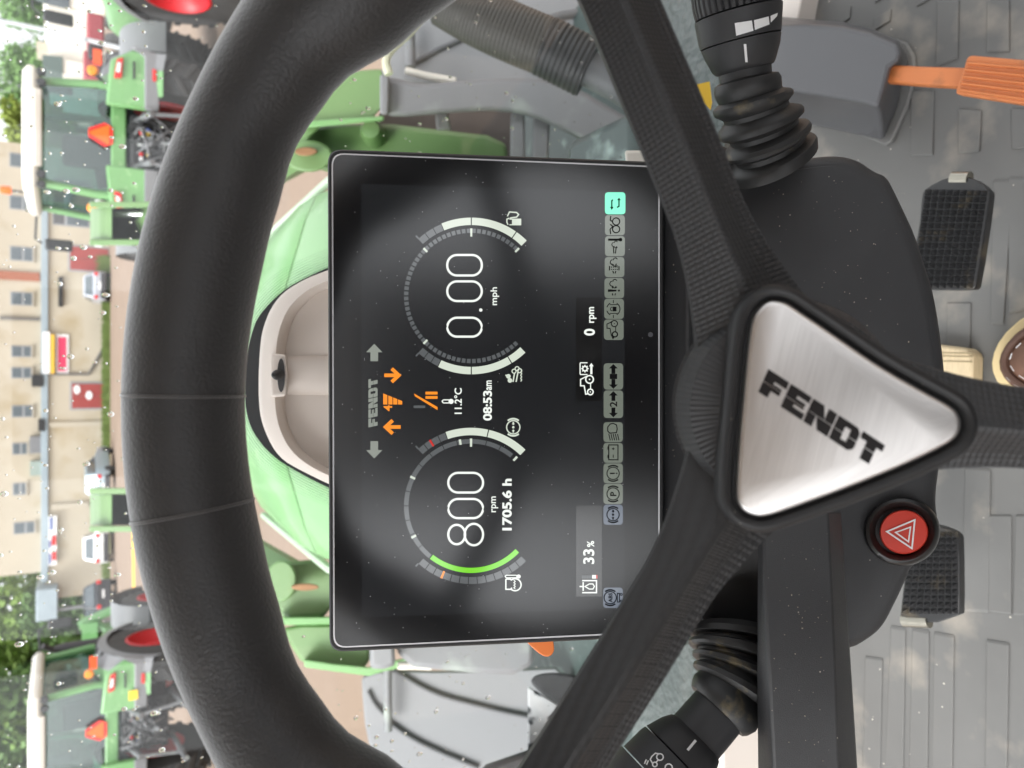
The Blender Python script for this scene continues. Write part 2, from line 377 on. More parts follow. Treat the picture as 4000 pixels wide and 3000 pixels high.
for py in (1545, 2000):
    pt = onwheel(725, py); a = atan2((pt - WH).dot(AX), (pt - WH).dot(WW)); d = abs(math.degrees(a)); r = interp(d, RT) * KW; rc = .195 * KW - r
    e = AX * sin(a) + WW * cos(a); tg = AX * cos(a) - WW * sin(a); rg = []
    for k in range(48):
        t = 2 * pi * k / 48; n_ = e * cos(t) + WNM * sin(t)
        c = WH + e * rc + (e * cos(t) + WNM * sin(t) * .96) * r
        rg.append([c + tg * dx + n_ * dz for dx, dz in ((-.0007, -.0004), (-.0004, .00032), (.0004, .00032), (.0007, -.0004))])
    build(MB().loft(rg, closed=True), 'seam', M_SEAM, rim, smooth=60)

def weave(name, col, sc_u, sc_v, rough=.5):
    M = bpy.data.materials.new(name); M.use_nodes = True; N = M.node_tree.nodes; L = M.node_tree.links; b = N['Principled BSDF']
    b.inputs['Roughness'].default_value = rough; b.inputs['Base Color'].default_value = lin(col)
    tc = N.new('ShaderNodeTexCoord'); mp = N.new('ShaderNodeMapping'); mp.inputs['Scale'].default_value = (sc_u, sc_v, 1); L.new(tc.outputs['UV'], mp.inputs[0])
    ck = N.new('ShaderNodeTexVoronoi'); ck.voronoi_dimensions = '2D'; ck.inputs['Randomness'].default_value = .06; ck.inputs['Scale'].default_value = 1; L.new(mp.outputs[0], ck.inputs['Vector'])
    bp = N.new('ShaderNodeBump'); bp.inputs['Strength'].default_value = .8; bp.inputs['Distance'].default_value = .0006; bp.invert = True
    L.new(ck.outputs['Distance'], bp.inputs['Height']); L.new(bp.outputs[0], b.inputs['Normal'])
    rp = N.new('ShaderNodeMix'); rp.data_type = 'RGBA'; rp.inputs['A'].default_value = tuple(x * 1.5 for x in col) + (1,); rp.inputs['B'].default_value = tuple(x * .75 for x in col) + (1,)
    L.new(ck.outputs['Distance'], rp.inputs['Factor']); L.new(rp.outputs['Result'], b.inputs['Base Color'])
    MATS[name] = M; return M
M_WEAVE = weave('woven_plastic', (.021, .021, .022), 520, 620)
def sweep_uv(rings):
    mb = MB(); n = len(rings[0]); vs = [p for r in rings for p in r]; fs = []; uv = []
    vv = [0]
    for a, b in zip(rings, rings[1:]): vv.append(vv[-1] + (sum(a, Vector()) / n - sum(b, Vector()) / n).length)
    per = [0]
    mr = rings[len(rings) // 2]
    for i in range(n): per.append(per[-1] + (mr[i] - mr[(i + 1) % n]).length)
    for j in range(len(rings) - 1):
        for i in range(n):
            fs.append([j * n + i, j * n + (i + 1) % n, (j + 1) * n + (i + 1) % n, (j + 1) * n + i])
            uv.append([(per[i], vv[j]), (per[i + 1], vv[j]), (per[i + 1], vv[j + 1]), (per[i], vv[j + 1])])
    fs.append(list(range(n))[::-1]); uv.append([(0, 0)] * n)
    fs.append([(len(rings) - 1) * n + i for i in range(n)]); uv.append([(0, 0)] * n)
    return mb.add(vs, fs, uv)
sec = [(-1, -.30), (-.95, .05), (-.10, .66), (.02, .68), (.12, .64), (.60, -.02), (.66, -.10), (1, -.30), (.98, -.5), (.7, -.95), (-.7, -.95)]
for (px, py) in ((2425, 0), (2205, 3000), (4000, 1674)):
    d = (onwheel(px, py) - WH).normalized(); t = d.cross(WNM)
    up_side = 1 if t.dot(AU) > 0 else -1            # crest leans to the upper side
    if abs(t.dot(AU)) < .5: up_side = 1 if t.dot(AX) > 0 else -1
    rg = []
    for r in [.016 + .164 * i / 40 for i in range(41)]:
        f = min(1, max(0, 1 - (r - .024) / .034)); hw = (.0102 + .0065 * f ** 1.6 + .0008 * max(0, (r - .12) / .06)) * KW
        h = (.0096 + .001 * f) * KW; base = (-.001 - .007 * max(0, 1 - (r - .03) / .05)) * KW; r *= KW
        rg.append([WH + d * r + t * (-up_side * a_ * hw) + WNM * (b_ * h + base) for a_, b_ in sec])
    build(sweep_uv(rg), 'spoke', M_WEAVE, wheel, smooth=24)
# hub
hub = build(sweep_uv([[WH + WNM * (h * KW) + (AX * cos(t) + WW * sin(t)) * (r * KW) for t in [2 * pi * k / 64 for k in range(64)]] for r, h in ((.024, -.060), (.026, -.030), (.0285, -.024), (.0306, -.020), (.0306, -.016), (.0297, -.0155), (.0297, -.012), (.0282, -.006), (.026, -.001), (.015, .0005))]), 'hub', M_WEAVE, wheel, smooth=50)
PO = [(3034, 1171), (3076, 1181), (3115, 1207), (3253, 1300), (3438, 1430), (3645, 1546), (3730, 1592), (3757, 1630), (3760, 1669), (3745, 1707), (3699, 1742), (3530, 1822), (3299, 1915), (3107, 1984), (3007, 2018), (2961, 2022), (2907, 2003), (2880, 1965), (2876, 1922), (2884, 1769), (2907, 1515), (2930, 1284), (2946, 1230), (2976, 1192), (3003, 1174)]
PO = smooth_closed(PO, 2)
HB = .0075 * KW
pl = [onwheel(x, y, HB) for x, y in PO]; pc = sum(pl, Vector()) / len(pl)
def offs(dist, h):
    out = []; n = len(pl)
    for i in range(n):
        tg = (pl[(i + 2) % n] - pl[i - 2]).normalized(); nn = tg.cross(WNM)
        if nn.dot(pl[i] - pc) < 0: nn = -nn
        out.append(pl[i] + nn * dist + WNM * h)
    return out
build(MB().loft([offs(.0056, -.0145), offs(.0054, -.0080), offs(.0049, -.0030), offs(.0040, -.0008), offs(.0028, -.0002), offs(.0016, -.0010), offs(.0008, -.0032), offs(-.002, -.0034)]), 'badge_surround', M_BLACK, hub, smooth=60)
def brushed():
    M = bpy.data.materials.new('brushed_metal'); M.use_nodes = True; N = M.node_tree.nodes; L = M.node_tree.links; b = N['Principled BSDF']
    b.inputs['Metallic'].default_value = 1; b.inputs['Roughness'].default_value = .42
    tc = N.new('ShaderNodeTexCoord'); mp = N.new('ShaderNodeMapping'); mp.inputs['Scale'].default_value = (45, 1600, 1); L.new(tc.outputs['UV'], mp.inputs[0])
    n = N.new('ShaderNodeTexNoise'); n.inputs['Scale'].default_value = 1; n.inputs['Detail'].default_value = 3; L.new(mp.outputs[0], n.inputs['Vector'])
    n2 = N.new('ShaderNodeTexNoise'); n2.inputs['Scale'].default_value = 1; n2.inputs['Detail'].default_value = 2
    mp2 = N.new('ShaderNodeMapping'); mp2.inputs['Scale'].default_value = (30, 220, 1); L.new(tc.outputs['UV'], mp2.inputs[0]); L.new(mp2.outputs[0], n2.inputs['Vector'])
    av = N.new('ShaderNodeMath'); av.operation = 'ADD'; L.new(n.outputs['Fac'], av.inputs[0]); L.new(n2.outputs['Fac'], av.inputs[1])
    mx = N.new('ShaderNodeMix'); mx.data_type = 'RGBA'; mx.inputs['A'].default_value = (.50, .475, .46, 1); mx.inputs['B'].default_value = (.94, .92, .90, 1)
    hf = N.new('ShaderNodeMath'); hf.operation = 'MULTIPLY'; hf.inputs[1].default_value = .5; L.new(av.outputs[0], hf.inputs[0])
    L.new(hf.outputs[0], mx.inputs['Factor']); L.new(mx.outputs['Result'], b.inputs['Base Color'])
    bp = N.new('ShaderNodeBump'); bp.inputs['Strength'].default_value = .12; bp.inputs['Distance'].default_value = .0002; L.new(n.outputs['Fac'], bp.inputs['Height']); L.new(bp.outputs[0], b.inputs['Normal'])
    return M
tdir = (onwheel(3487, 1769, HB) - onwheel(2996, 1450, HB)).normalized(); tup = WNM.cross(tdir)
if tup.dot(onwheel(2996, 1450, HB) - onwheel(2965, 1534, HB)) < 0: tup = -tup
def badge_rings():
    R = [offs(0, -.0025), offs(-.0001, -.0010), offs(-.0006, -.0003), offs(-.0014, 0)]
    mb = MB(); n = len(pl); vs = [p for r in R for p in r]; fs = []
    for j in range(3):
        for i in range(n): fs.append([j * n + i, j * n + (i + 1) % n, (j + 1) * n + (i + 1) % n, (j + 1) * n + i])
    fs.append([3 * n + i for i in range(n)])
    return mb.add(vs, fs, [[((vs[k] - pc).dot(tdir), (vs[k] - pc).dot(tup)) for k in f] for f in fs])
badge = build(badge_rings(), 'badge', brushed(), wheel, smooth=70)
# block lettering, upper and lower halves parted by a fine line
def clip(poly, y0, above):
    out = []; n = len(poly)
    for i in range(n):
        a, b = poly[i], poly[(i + 1) % n]; ia_ = (a[1] >= y0) == above or a[1] == y0; ib_ = (b[1] >= y0) == above or b[1] == y0
        if ia_: out.append(a)
        if ia_ != ib_:
            t = (y0 - a[1]) / (b[1] - a[1]); out.append((a[0] + (b[0] - a[0]) * t, y0))
    return out
def R_(x0, y0, x1, y1): return [(x0, y0), (x1, y0), (x1, y1), (x0, y1)]
LETTERS = {'F': (.94, [R_(0, 0, .42, .70), R_(0, .70, .94, 1), R_(.42, .30, .80, .58)]),
           'E': (.94, [R_(0, .26, .42, .74), R_(0, .74, .94, 1), R_(.42, .38, .84, .62), R_(0, 0, .94, .26)]),
           'N': (1.08, [R_(0, 0, .36, 1), [(.36, 1), (.50, 1), (.72, .50), (.72, 0), (.60, 0), (.36, .54)], R_(.72, 0, 1.08, 1)]),
           'D': (1.02, [R_(0, .24, .40, .76), [(0, .76), (.70, .76), (1.02, .76), (1.0, .86), (.86, 1), (0, 1)], [(0, 0), (.82, 0), (.98, .12), (1.02, .24), (.70, .24), (0, .24)], R_(.66, .24, 1.02, .76)]),
           'T': (.98, [R_(0, .72, .98, 1), R_(.29, 0, .71, .72)])}
def logo(fn, total, h, shear, gap=.075):
    """fn(x, y) maps logo units (x along the line, y up, both in metres or pixels) to a point"""
    w = sum(LETTERS[c][0] for c in 'FENDT') + 4 * gap; k = total / w; x = 0; out = []
    for c in 'FENDT':
        mb = MB()
        for poly in LETTERS[c][1]:
            for pp in (clip(poly, .465, False), clip(poly, .495, True)):
                if len(pp) < 3: continue
                mb.poly([fn((x + a) * k + (b_) * h * shear, b_ * h) for a, b_ in pp])
        out.append(mb); x += LETTERS[c][0] + gap
    return out
bx, by = .8360, .5487
def hubpt(x, y, lift):
    return onwheel(2962 + x * bx + y * by, 1530 + x * by - y * bx, HB + lift)
M_LETTER = mat('letter_recess', (.008, .006, .006), .35, var=.1)
M_LETEDGE = mat('letter_edge', (.85, .85, .84), .3, 1, var=.02)
for lift, mt, nm in ((.00025, M_LETTER, 'letter'),):
    for mb in logo(lambda x, y: hubpt(x, y, .00025), 545, 96, -.16):
        build(mb, 'letter', mt, badge, smooth=0, recalc=False)
# ================================================================== DISPLAY
SP0 = P(1283, 1564, .372); SPb = P(2592, 1560, .3947)
SUP = (SP0 - SPb).normalized(); SN = AX.cross(SUP).normalized()
if SN.dot(AF) > 0: SN = -SN                         # towards the driver
def S(px, py, lift=0.0): return onplane(px, py, SP0 + SN * lift, SN)
disp = thing('dashboard_display', 'black tablet-like dashboard display showing rpm and speed gauges', 'display', SPb)
def rrect(c4, rad, n=6):
    """rounded quadrilateral in photo pixels"""
    out = []; m_ = len(c4)
    for i in range(m_):
        p = Vector(c4[i]); a = Vector(c4[i - 1]); b = Vector(c4[(i + 1) % m_])
        da = (a - p).normalized() * rad; db = (b - p).normalized() * rad
        for k in range(n + 1):
            t = k / n; q_ = (p + da) * (1 - t) ** 2 + p * 2 * t * (1 - t) + (p + db) * t ** 2
            out.append((q_.x, q_.y))
    return out
def inset(c4, d):
    c = sum((Vector(q_) for q_ in c4), Vector((0, 0))) / len(c4); out = []
    for q_ in c4:
        v = Vector(q_) - c; out.append((c.x + v.x - math.copysign(d, v.x), c.y + v.y - math.copysign(d, v.y)))
    return out
FR = [(1280, 582), (2592, 634), (2592, 2486), (1287, 2547)]
fr_pts = [S(x, y) for x, y in rrect(FR, 58)]; fr_in = [S(x, y, .0012) for x, y in rrect(inset(FR, 5), 54)]
fr_back = [p - SN * .020 for p in fr_pts]; fr_b2 = [p - SN * .026 for p in [S(x, y) for x, y in rrect(inset(FR, 60), 58)]]
build(MB().loft([fr_b2, fr_back, [p - SN * .0035 for p in fr_pts], fr_pts, fr_in]), 'housing', M_BLACK, disp, smooth=35)
ro = [S(x, y, .0014) for x, y in rrect(inset(FR, 15), 50)]; ri = [S(x, y, .0014) for x, y in rrect(inset(FR, 22), 46)]
n_ = len(ro)
ring_mb = MB().add(ro + ri, [[i, (i + 1) % n_, n_ + (i + 1) % n_, n_ + i] for i in range(n_)])
build(ring_mb, 'trim_line', mat('trim_silver', (.75, .74, .76), .35, .6, var=.02), disp, smooth=0)
def screen_mat(name, col, em, rough):
    M = mat(name, col, rough, var=.02, vscale=3, spec=.8, coat=1.0, speck=('c8c8c8', 330, .055))
    M.node_tree.nodes['Principled BSDF'].inputs['Coat Roughness'].default_value = .20; M.node_tree.nodes['Principled BSDF'].inputs['Coat Weight'].default_value = .5
    b = M.node_tree.nodes['Principled BSDF']; b.inputs['Emission Color'].default_value = (.55, .62, .70, 1); b.inputs['Emission Strength'].default_value = em
    return M
M_SCR = screen_mat('screen_glass', (.004, .004, .005), 0, .20)
M_ACT = screen_mat('screen_active', (.006, .006, .007), .003, .20)
build(MB().prism([S(x, y, .0013) for x, y in rrect(inset(FR, 21), 46)], SN * .0002), 'front_glass', M_SCR, disp, smooth=0)
ACT = [(1411, 718), (2440, 748), (2440, 2376), (1413, 2412)]
act = build(MB().poly([S(x, y, .0017) for x, y in ACT]), 'screen', M_ACT, disp, smooth=0, recalc=False)
UI = dict(white=emis('ui_white', 'f6fbf4', 0.28), pale=emis('ui_pale', 'dfe8d8', 0.25), grey=emis('ui_grey', '9aa096', 0.22), dgrey=emis('ui_darkgrey', '6a6e70', 0.19),
          orange=emis('ui_orange', 'ff9420', 0.28), green=emis('ui_green', '86f01e', 0.23), red=emis('ui_red', 'd82820', 0.23), tile=emis('ui_tile', '787f74', 0.23),
          cyan=emis('ui_cyan', '74ffd0', 0.26), ink=mat('ui_ink', (.004, .004, .005), .5, var=0, spec=.15), black=emis('ui_black', '05060a', 0.03), tileb=emis('ui_tile_blue', '606b7c', 0.21))
UIN = 0
class UIM(MB):
    def __init__(s, lift=.0020): super().__init__(); s.l = lift
    def pl(s, pts):
        return s.poly([S(x, y, s.l) for x, y in pts])
    def rect(s, x0, y0, x1, y1): return s.pl([(x0, y0), (x1, y0), (x1, y1), (x0, y1)])
    def arc(s, cx, cy, r0, r1, a0, a1, n=None):
        n = n or max(2, int(abs(a1 - a0) / 2.5)); A = [radians(a0 + (a1 - a0) * i / n) for i in range(n + 1)]
        o = [S(cx + r1 * cos(a), cy + r1 * sin(a), s.l) for a in A]; i_ = [S(cx + r0 * cos(a), cy + r0 * sin(a), s.l) for a in A]
        return s.add(o + i_, [[k, k + 1, n + 2 + k, n + 1 + k] for k in range(n)])
    def line(s, pts, w, closed=False):
        """mitred stroke"""
        n = len(pts); L_, R2 = [], []
        for i in range(n):
            p = Vector(pts[i]); a = Vector(pts[i - 1]) if (i > 0 or closed) else None; b = Vector(pts[(i + 1) % n]) if (i < n - 1 or closed) else None
            d1 = (p - a).normalized() if a is not None else None; d2 = (b - p).normalized() if b is not None else None
            d = d1 if d2 is None else d2 if d1 is None else (d1 + d2)
            if d.length < 1e-6: d = d2
            d = d.normalized(); nn = Vector((-d.y, d.x)); k = 1.0
            if d1 is not None and d2 is not None: k = 1 / max(.45, nn.dot(Vector((-d1.y, d1.x))))
            L_.append(S(*(p + nn * w / 2 * k), s.l)); R2.append(S(*(p - nn * w / 2 * k), s.l))
        m_ = n if closed else n - 1
        return s.add(L_ + R2, [[i, (i + 1) % n, n + (i + 1) % n, n + i] for i in range(m_)])
    def disc(s, cx, cy, r, n=20): return s.pl([(cx + r * cos(2 * pi * i / n), cy + r * sin(2 * pi * i / n)) for i in range(n)])
    def ring(s, cx, cy, r, w, n=28): return s.line([(cx + r * cos(2 * pi * i / n), cy + r * sin(2 * pi * i / n)) for i in range(n)], w, True)
def ui(mb, name, m_, parent=None): return build(mb, name, UI[m_], parent or disp, smooth=0, recalc=False)
def stadium(x0, y0, x1, y1, r, n=8):
    o = []
    for (cx, cy, a0) in ((x1 - r, y1 - r, 0), (x0 + r, y1 - r, 90), (x0 + r, y0 + r, 180), (x1 - r, y0 + r, 270)):
        for k in range(n + 1): a = radians(a0 + 90 * k / n); o.append((cx + r * cos(a), cy + r * sin(a)))
    return o
TEXTC = {}
def text_mesh(body, bold=0):
    k = (body, bold)
    if k not in TEXTC:
        c = bpy.data.curves.new('txt', 'FONT'); c.body = body; c.size = 1; c.offset = bold; c.resolution_u = 4; c.fill_mode = 'FRONT'
        o = bpy.data.objects.new('txt', c); COL.objects.link(o); bpy.context.view_layer.update()
        me = bpy.data.meshes.new_from_object(o.evaluated_get(bpy.context.evaluated_depsgraph_get()))
        vs = [tuple(v.co) for v in me.vertices]; fs = [list(p.vertices) for p in me.polygons]
        bpy.data.objects.remove(o); bpy.data.curves.remove(c); bpy.data.meshes.remove(me)
        TEXTC[k] = (vs, fs)
    return TEXTC[k]
def ui_text(body, pxt, pxb, pya, pyb, m_, name='lettering', parent=None, bold=.012, lift=.0020, desc=False):
    """text filling the box: cap top at pxt, baseline pxb, from pya (start, lower in the photo) to pyb (end)"""
    vs, fs = text_mesh(body, bold)
    x0 = min(v[0] for v in vs); x1 = max(v[0] for v in vs); y1 = max(v[1] for v in vs); y0 = min(v[1] for v in vs) if desc else 0
    mb = MB(); pts = [S(pxb - (v[1] - y0) / (y1 - y0) * (pxb - pxt), pya + (v[0] - x0) / (x1 - x0) * (pyb - pya), lift) for v in vs]
    mb.add(pts, fs); return ui(mb, name, m_, parent)
# --- speed gauge
g = UIM()
CX, CY = 1841, 1156
for i in range(60):
    a0 = 45 + i * 4.5
    g.arc(CX, CY, 246, 263, a0 + .6, a0 + 3.9, 1)
ui(g, 'gauge_ring', 'dgrey')
g = UIM(.0021)
for a, r0 in ((-45, 243), (-90, 232), (-135, 243), (135, 243)): ui(UIM(.0021).arc(CX, CY, r0, 264, a - .9, a + .9, 1), 'gauge_mark', 'pale')
g = UIM()
for a0, a1 in ((-112.4, -90.4), (-89.6, -55.3), (-54.5, -45)): g.arc(CX, CY, 277, 306, a0, a1)
ui(g, 'fuel_level', 'pale')
g = UIM()
for i in range(3): g.arc(CX, CY, 277, 304, -133 + i * 6.9, -133 + i * 6.9 + 6.3)
g.arc(CX, CY, 304, 320, -133.2, -132); ui(g, 'fuel_empty', 'dgrey')
g = UIM()
for a0, a1 in ((46.3, 58.6), (59.4, 89.6), (90.4, 115)): g.arc(CX, CY, 277, 306, a0, a1)
ui(g, 'fluid_level', 'pale')
g = UIM()
for i in range(3): g.arc(CX, CY, 277, 304, 133 - i * 6 - 5.4, 133 - i * 6)
g.arc(CX, CY, 304, 320, 132, 133.2); ui(g, 'fluid_empty', 'dgrey')
for y0, y1 in ((992, 1080), (1095, 1180), (1237, 1319)):
    ui(UIM().line(stadium(1747, y0 + 4, 1882, y1 - 4, 38), 8.5, True), 'digit', 'white')
ui(UIM().disc(1878, 1211, 6.5), 'decimal_point', 'white')
ui_text('mph', 1916, 1950, 1192, 1122, 'white', desc=True)
# --- engine speed gauge
CY2 = 1977
g = UIM()
for a0, a1 in [(129 + i * 12.9, 129 + i * 12.9 + 12.2) for i in range(14)]: g.arc(1840, CY2, 244, 262, a0, a1)
ui(g, 'gauge_ring', 'dgrey')
g = UIM(.0021)
for a, r0 in ((-47, 243), (-90, 232), (-99.6, 243), (-154, 243), (152, 243)): ui(UIM(.0021).arc(1840, CY2, r0, 264, a - 1, a + 1, 1), 'gauge_mark', 'pale')
ui(UIM().arc(1840, CY2, 241, 261, 44, 128), 'rpm_bar', 'green')
g = UIM()
for a0, a1 in ((-109, -77.4), (-76.6, -46)): g.arc(1840, CY2, 277, 306, a0, a1)
ui(g, 'pressure_level', 'pale')
g = UIM()
for i in range(4): g.arc(1840, CY2, 277, 304, -133 + i * 6, -133 + i * 6 + 5.4)
g.arc(1840, CY2, 304, 320, -133.2, -132); ui(g, 'pressure_empty', 'dgrey')
ui(UIM(.0021).arc(1840, CY2, 276, 305, -122.8, -121.2), 'pressure_mark', 'red')
g = UIM()
for i in range(13): g.arc(1840, CY2, 277, 304, 45 + i * 6.77, 45 + i * 6.77 + 6.1)
g.arc(1840, CY2, 304, 320, 132, 133.2); ui(g, 'temperature_scale', 'dgrey')
ui(UIM(.0021).arc(1840, CY2, 275, 305, 111.6, 113.2), 'temperature_mark', 'orange')
for y0, y1 in ((1843, 1928), (1945, 2028)): ui(UIM().line(stadium(1751, y0 + 4, 1887, y1 - 4, 38), 8.5, True), 'digit', 'white')
g = UIM(); g.line([(1784 + 33 * cos(a), 2088 + 38 * sin(a)) for a in [2 * pi * i / 32 for i in range(32)]], 8.5, True)
g.line([(1851 + 36 * cos(a), 2088 + 42 * sin(a)) for a in [2 * pi * i / 32 for i in range(32)]], 8.5, True); g.l = .00201; ui(g, 'digit', 'white')
ui_text('rpm', 1919, 1946, 2001, 1939, 'white', desc=True)
ui_text('1705.6 h', 1961, 1997, 2072, 1870, 'white', bold=.035)
# --- centre column
for mb in logo(lambda x, y: S(1475 - y, 1662 - x, .0020), 188, 36, -.22): ui(mb, 'letter', 'grey')
AR = [(0, 0), (0, -1)]
def arrow_u(cx, cy, dx, dy, ln, hw, sw, hl):        # block arrow, tip at +d
    t = Vector((dx, dy)); nn = Vector((-dy, dx)); c = Vector((cx, cy))
    a = c + t * ln / 2; b = c - t * ln / 2; h = a - t * hl
    return [tuple(v) for v in (a, h + nn * hw, h + nn * sw, b + nn * sw, b - nn * sw, h - nn * sw, h - nn * hw)]
def arrow_mb(mb, *k):
    p = arrow_u(*k); mb.pl([p[0], p[1], p[2], p[5], p[6]]); mb.pl([p[2], p[3], p[4], p[5]]); return mb
ui(arrow_mb(UIM(), 1462, 1377, 0, -1, 68, 32, 15, 33), 'turn_arrow', 'grey')
ui(arrow_mb(UIM(), 1462, 1757, 0, 1, 68, 32, 15, 33), 'turn_arrow', 'grey')
for cy, d in ((1466, 1), (1668, -1)):
    g = UIM(); tip = 1532 + 31 * d
    g.rect(1532 - 31, cy - 7, 1532 + 31 - 12, cy + 7) if d > 0 else g.rect(1532 - 31 + 12, cy - 7, 1532 + 33, cy + 7)
    g.l = .00205; g.line([(tip - 33 * d, cy - 26), (tip - 5 * d, cy), (tip - 33 * d, cy + 26)], 14); ui(g, 'direction_arrow', 'orange')
g = UIM()
for i, (a, b) in enumerate(((1497, 1513), (1517, 1533), (1536, 1552), (1555, 1571))):
    f0 = 1537 + (a - 1497) * .40; f1 = 1537 + (b - 1497) * .40
    g.pl([(a, f0), (b, f1), (b, 1580), (a, 1580)])
ui(g, 'speed_wedge', 'orange')
ui_text('4', 1498, 1531, 1606, 1583, 'orange', bold=.02)
g = UIM(); g.pl([(1617, 1537), (1621, 1548), (1709, 1602), (1709, 1590)]); g.rect(1662, 1530, 1709, 1541); g.rect(1662, 1547, 1709, 1558); ui(g, 'range_symbol', 'orange')
ui(UIM().rect(1616, 1584, 1661, 1594), 'range_bar', 'dgrey')
g = UIM(); g.line(stadium(1728, 1562, 1758, 1574, 6, 4), 4, True); g.l = .00205; g.disc(1762, 1568, 10); ui(g, 'thermometer', 'white')
ui_text('11.2°C', 1774, 1803, 1617, 1516, 'white', bold=.02)
ui_text('08:53', 1887, 1920, 1643, 1526, 'white', bold=.03)
ui_text('am', 1900, 1920, 1524, 1486, 'white', bold=.02)
# --- symbols by the gauges
g = UIM(); g.rect(1990, 824 + 30, 2036, 880); g.l = .00205; g.line([(1985, 878), (1980, 868), (1980, 856), (1990, 852)], 5); g.line([(1982, 845), (1990, 828), (2018, 830), (2026, 838), (2018, 848), (2002, 850), (1992, 852)], 5); ui(g, 'fuel_symbol', 'pale')
ui(UIM(.0023).rect(1985, 858, 2000, 876), 'fuel_window', 'black')
g = UIM(); g.disc(1986, 1470, 9); g.disc(1992, 1486, 9); g.l = .00205; g.line([(1974, 1466), (1984, 1466)], 5); g.line([(2004, 1492), (2010, 1456)], 5); g.line([(2016, 1492), (2024, 1450)], 5)
for x, y in ((2008, 1450), (2020, 1440), (2030, 1448)): g.ring(x, y, 8, 4, 12)
g.line([(2034 + (4 if i % 2 else 0), 1490 - 6 * i) for i in range(9)], 4); ui(g, 'fluid_symbol', 'pale')
def brake_symbol(g, cx, cy, r, w, inner):
    g.ring(cx, cy, r, w); g.arc(cx, cy, r + 4, r + 4 + w * 1.5, 50, 130); g.arc(cx, cy, r + 4, r + 4 + w * 1.5, -130, -50)
    g.l += .00003
    if inner == 'dot':
        g.disc(cx, cy, 5 * r / 27, 12)
        for s_ in (-1, 1): arrow_mb(g, cx, cy + s_ * 15 * r / 27, 0, -s_, 13 * r / 27, 6.5 * r / 27, 3 * r / 27, 6 * r / 27)
    elif inner == '!': g.rect(cx - 12, cy - 2.5, cx + 6, cy + 2.5); g.disc(cx + 14, cy, 3, 10)
    return g
ui(brake_symbol(UIM(), 2005, 1669, 26, 4.5, 'dot'), 'brake_symbol', 'pale')
g = UIM(); g.line([(1976, 2262), (1976, 2302), (1994, 2302), (2000, 2296)], 5); g.line([(2000, 2266), (1994, 2262), (1976, 2262)], 5); g.l = .00205
g.arc(2012, 2284, 21, 26, -135, 135); g.line([(2010 + (3 if i % 2 else -3), 2266 + 5 * i) for i in range(8)], 3)
g.line(stadium(1974, 2247, 2020, 2257, 5, 4), 3.5, True); g.disc(2026, 2252, 8); ui(g, 'temperature_symbol', 'white')
# --- lower strip
ui(UIM(.0018).rect(2250, 1163, 2351, 1567), 'readout_box', 'black')
ui(UIM(.0018).rect(2250, 1974, 2351, 2330), 'readout_box', 'black')
g = UIM(); g.ring(2303, 1482, 15, 5); g.disc(2303, 1482, 3, 10); g.ring(2306, 1531, 11, 5); g.disc(2306, 1531, 2.5, 10); g.l = .00205
g.line([(2307, 1498), (2307, 1519)], 3.5); g.line([(2296, 1468), (2284, 1474), (2268, 1482), (2268, 1507), (2282, 1507), (2288, 1540), (2298, 1538)], 4.5)
g.line([(2295, 1463), (2268, 1463), (2266, 1460), (2266, 1420), (2268, 1417), (2295, 1417)], 4); g.ring(2285, 1440, 9, 5, 12)
for i in range(8): a = 2 * pi * i / 8; g.line([(2285 + 10 * cos(a), 1440 + 10 * sin(a)), (2285 + 15 * cos(a), 1440 + 15 * sin(a))], 4)
g.l = .0021; arrow_mb(g, 2310, 1440, 0, -1, 44, 9, 4, 13); ui(g, 'power_takeoff_symbol', 'white')
ui_text('0', 2281, 2322, 1311, 1284, 'white', bold=.03)
ui_text('rpm', 2301, 2330, 1261, 1199, 'white', bold=.02, desc=True)
ui_text('33', 2278, 2320, 2203, 2145, 'white', bold=.02)
ui_text('%', 2293, 2320, 2137, 2113, 'white', bold=.02)
g = UIM(); g.line([(2274, 2315), (2330, 2315), (2330, 2268), (2274, 2268)], 5); g.line([(2278, 2274), (2278, 2308)], 5); g.line([(2264, 2291), (2276, 2291)], 5); g.l = .00205
g.line([(2285, 2291), (2302, 2281), (2316, 2281), (2322, 2291), (2316, 2301), (2302, 2301)], 4, True); ui(g, 'oil_tank_symbol', 'white')
g = UIM()
for i in range(6): g.rect(2272 + i * 6.7, 2247, 2277.5 + i * 6.7, 2260)
ui(g, 'oil_bar_empty', 'dgrey'); ui(UIM().rect(2313, 2246, 2328, 2260), 'oil_bar', 'white'); ui(UIM().rect(2328, 2246, 2334, 2260), 'oil_bar_low', 'red')
# --- indicator tiles
def tile(x0, y0, x1, y1, m_='tile'):
    return ui(UIM(.0019).pl(rrect([(x0, y0), (x1, y0), (x1, y1), (x0, y1)], 14, 4)), 'indicator_tile', m_)
def sym(g, t): ui(g, 'symbol', 'ink', t)
def puffs(g, x, y, s=1):
    g.arc(x, y, 8 * s, 11.5 * s, 100, 260); 
    g.arc(x + 10 * s, y + 9 * s, 6 * s, 9.5 * s, 20, 190); g.arc(x + 10 * s, y - 9 * s, 6 * s, 9.5 * s, -190, -20)
T0 = .0022
t = tile(2363, 751, 2443, 837, 'cyan'); g = UIM(T0); g.line([(2394, 780), (2390, 784), (2390, 812)], 5); g.line([(2410, 810), (2418, 806), (2418, 778)], 5); g.l += .00003; g.pl([(2383, 808), (2397, 808), (2390, 820)]); g.pl([(2411, 782), (2425, 782), (2418, 772)]); sym(g, t)
t = tile(2363, 840, 2441, 919); g = UIM(T0); g.ring(2407, 865, 14, 4); g.ring(2407, 895, 14, 4); g.l += .00003; g.line([(2386, 844), (2384, 860), (2394, 866)], 4); g.line([(2386, 914), (2383, 896), (2394, 884), (2384, 876)], 4); sym(g, t)
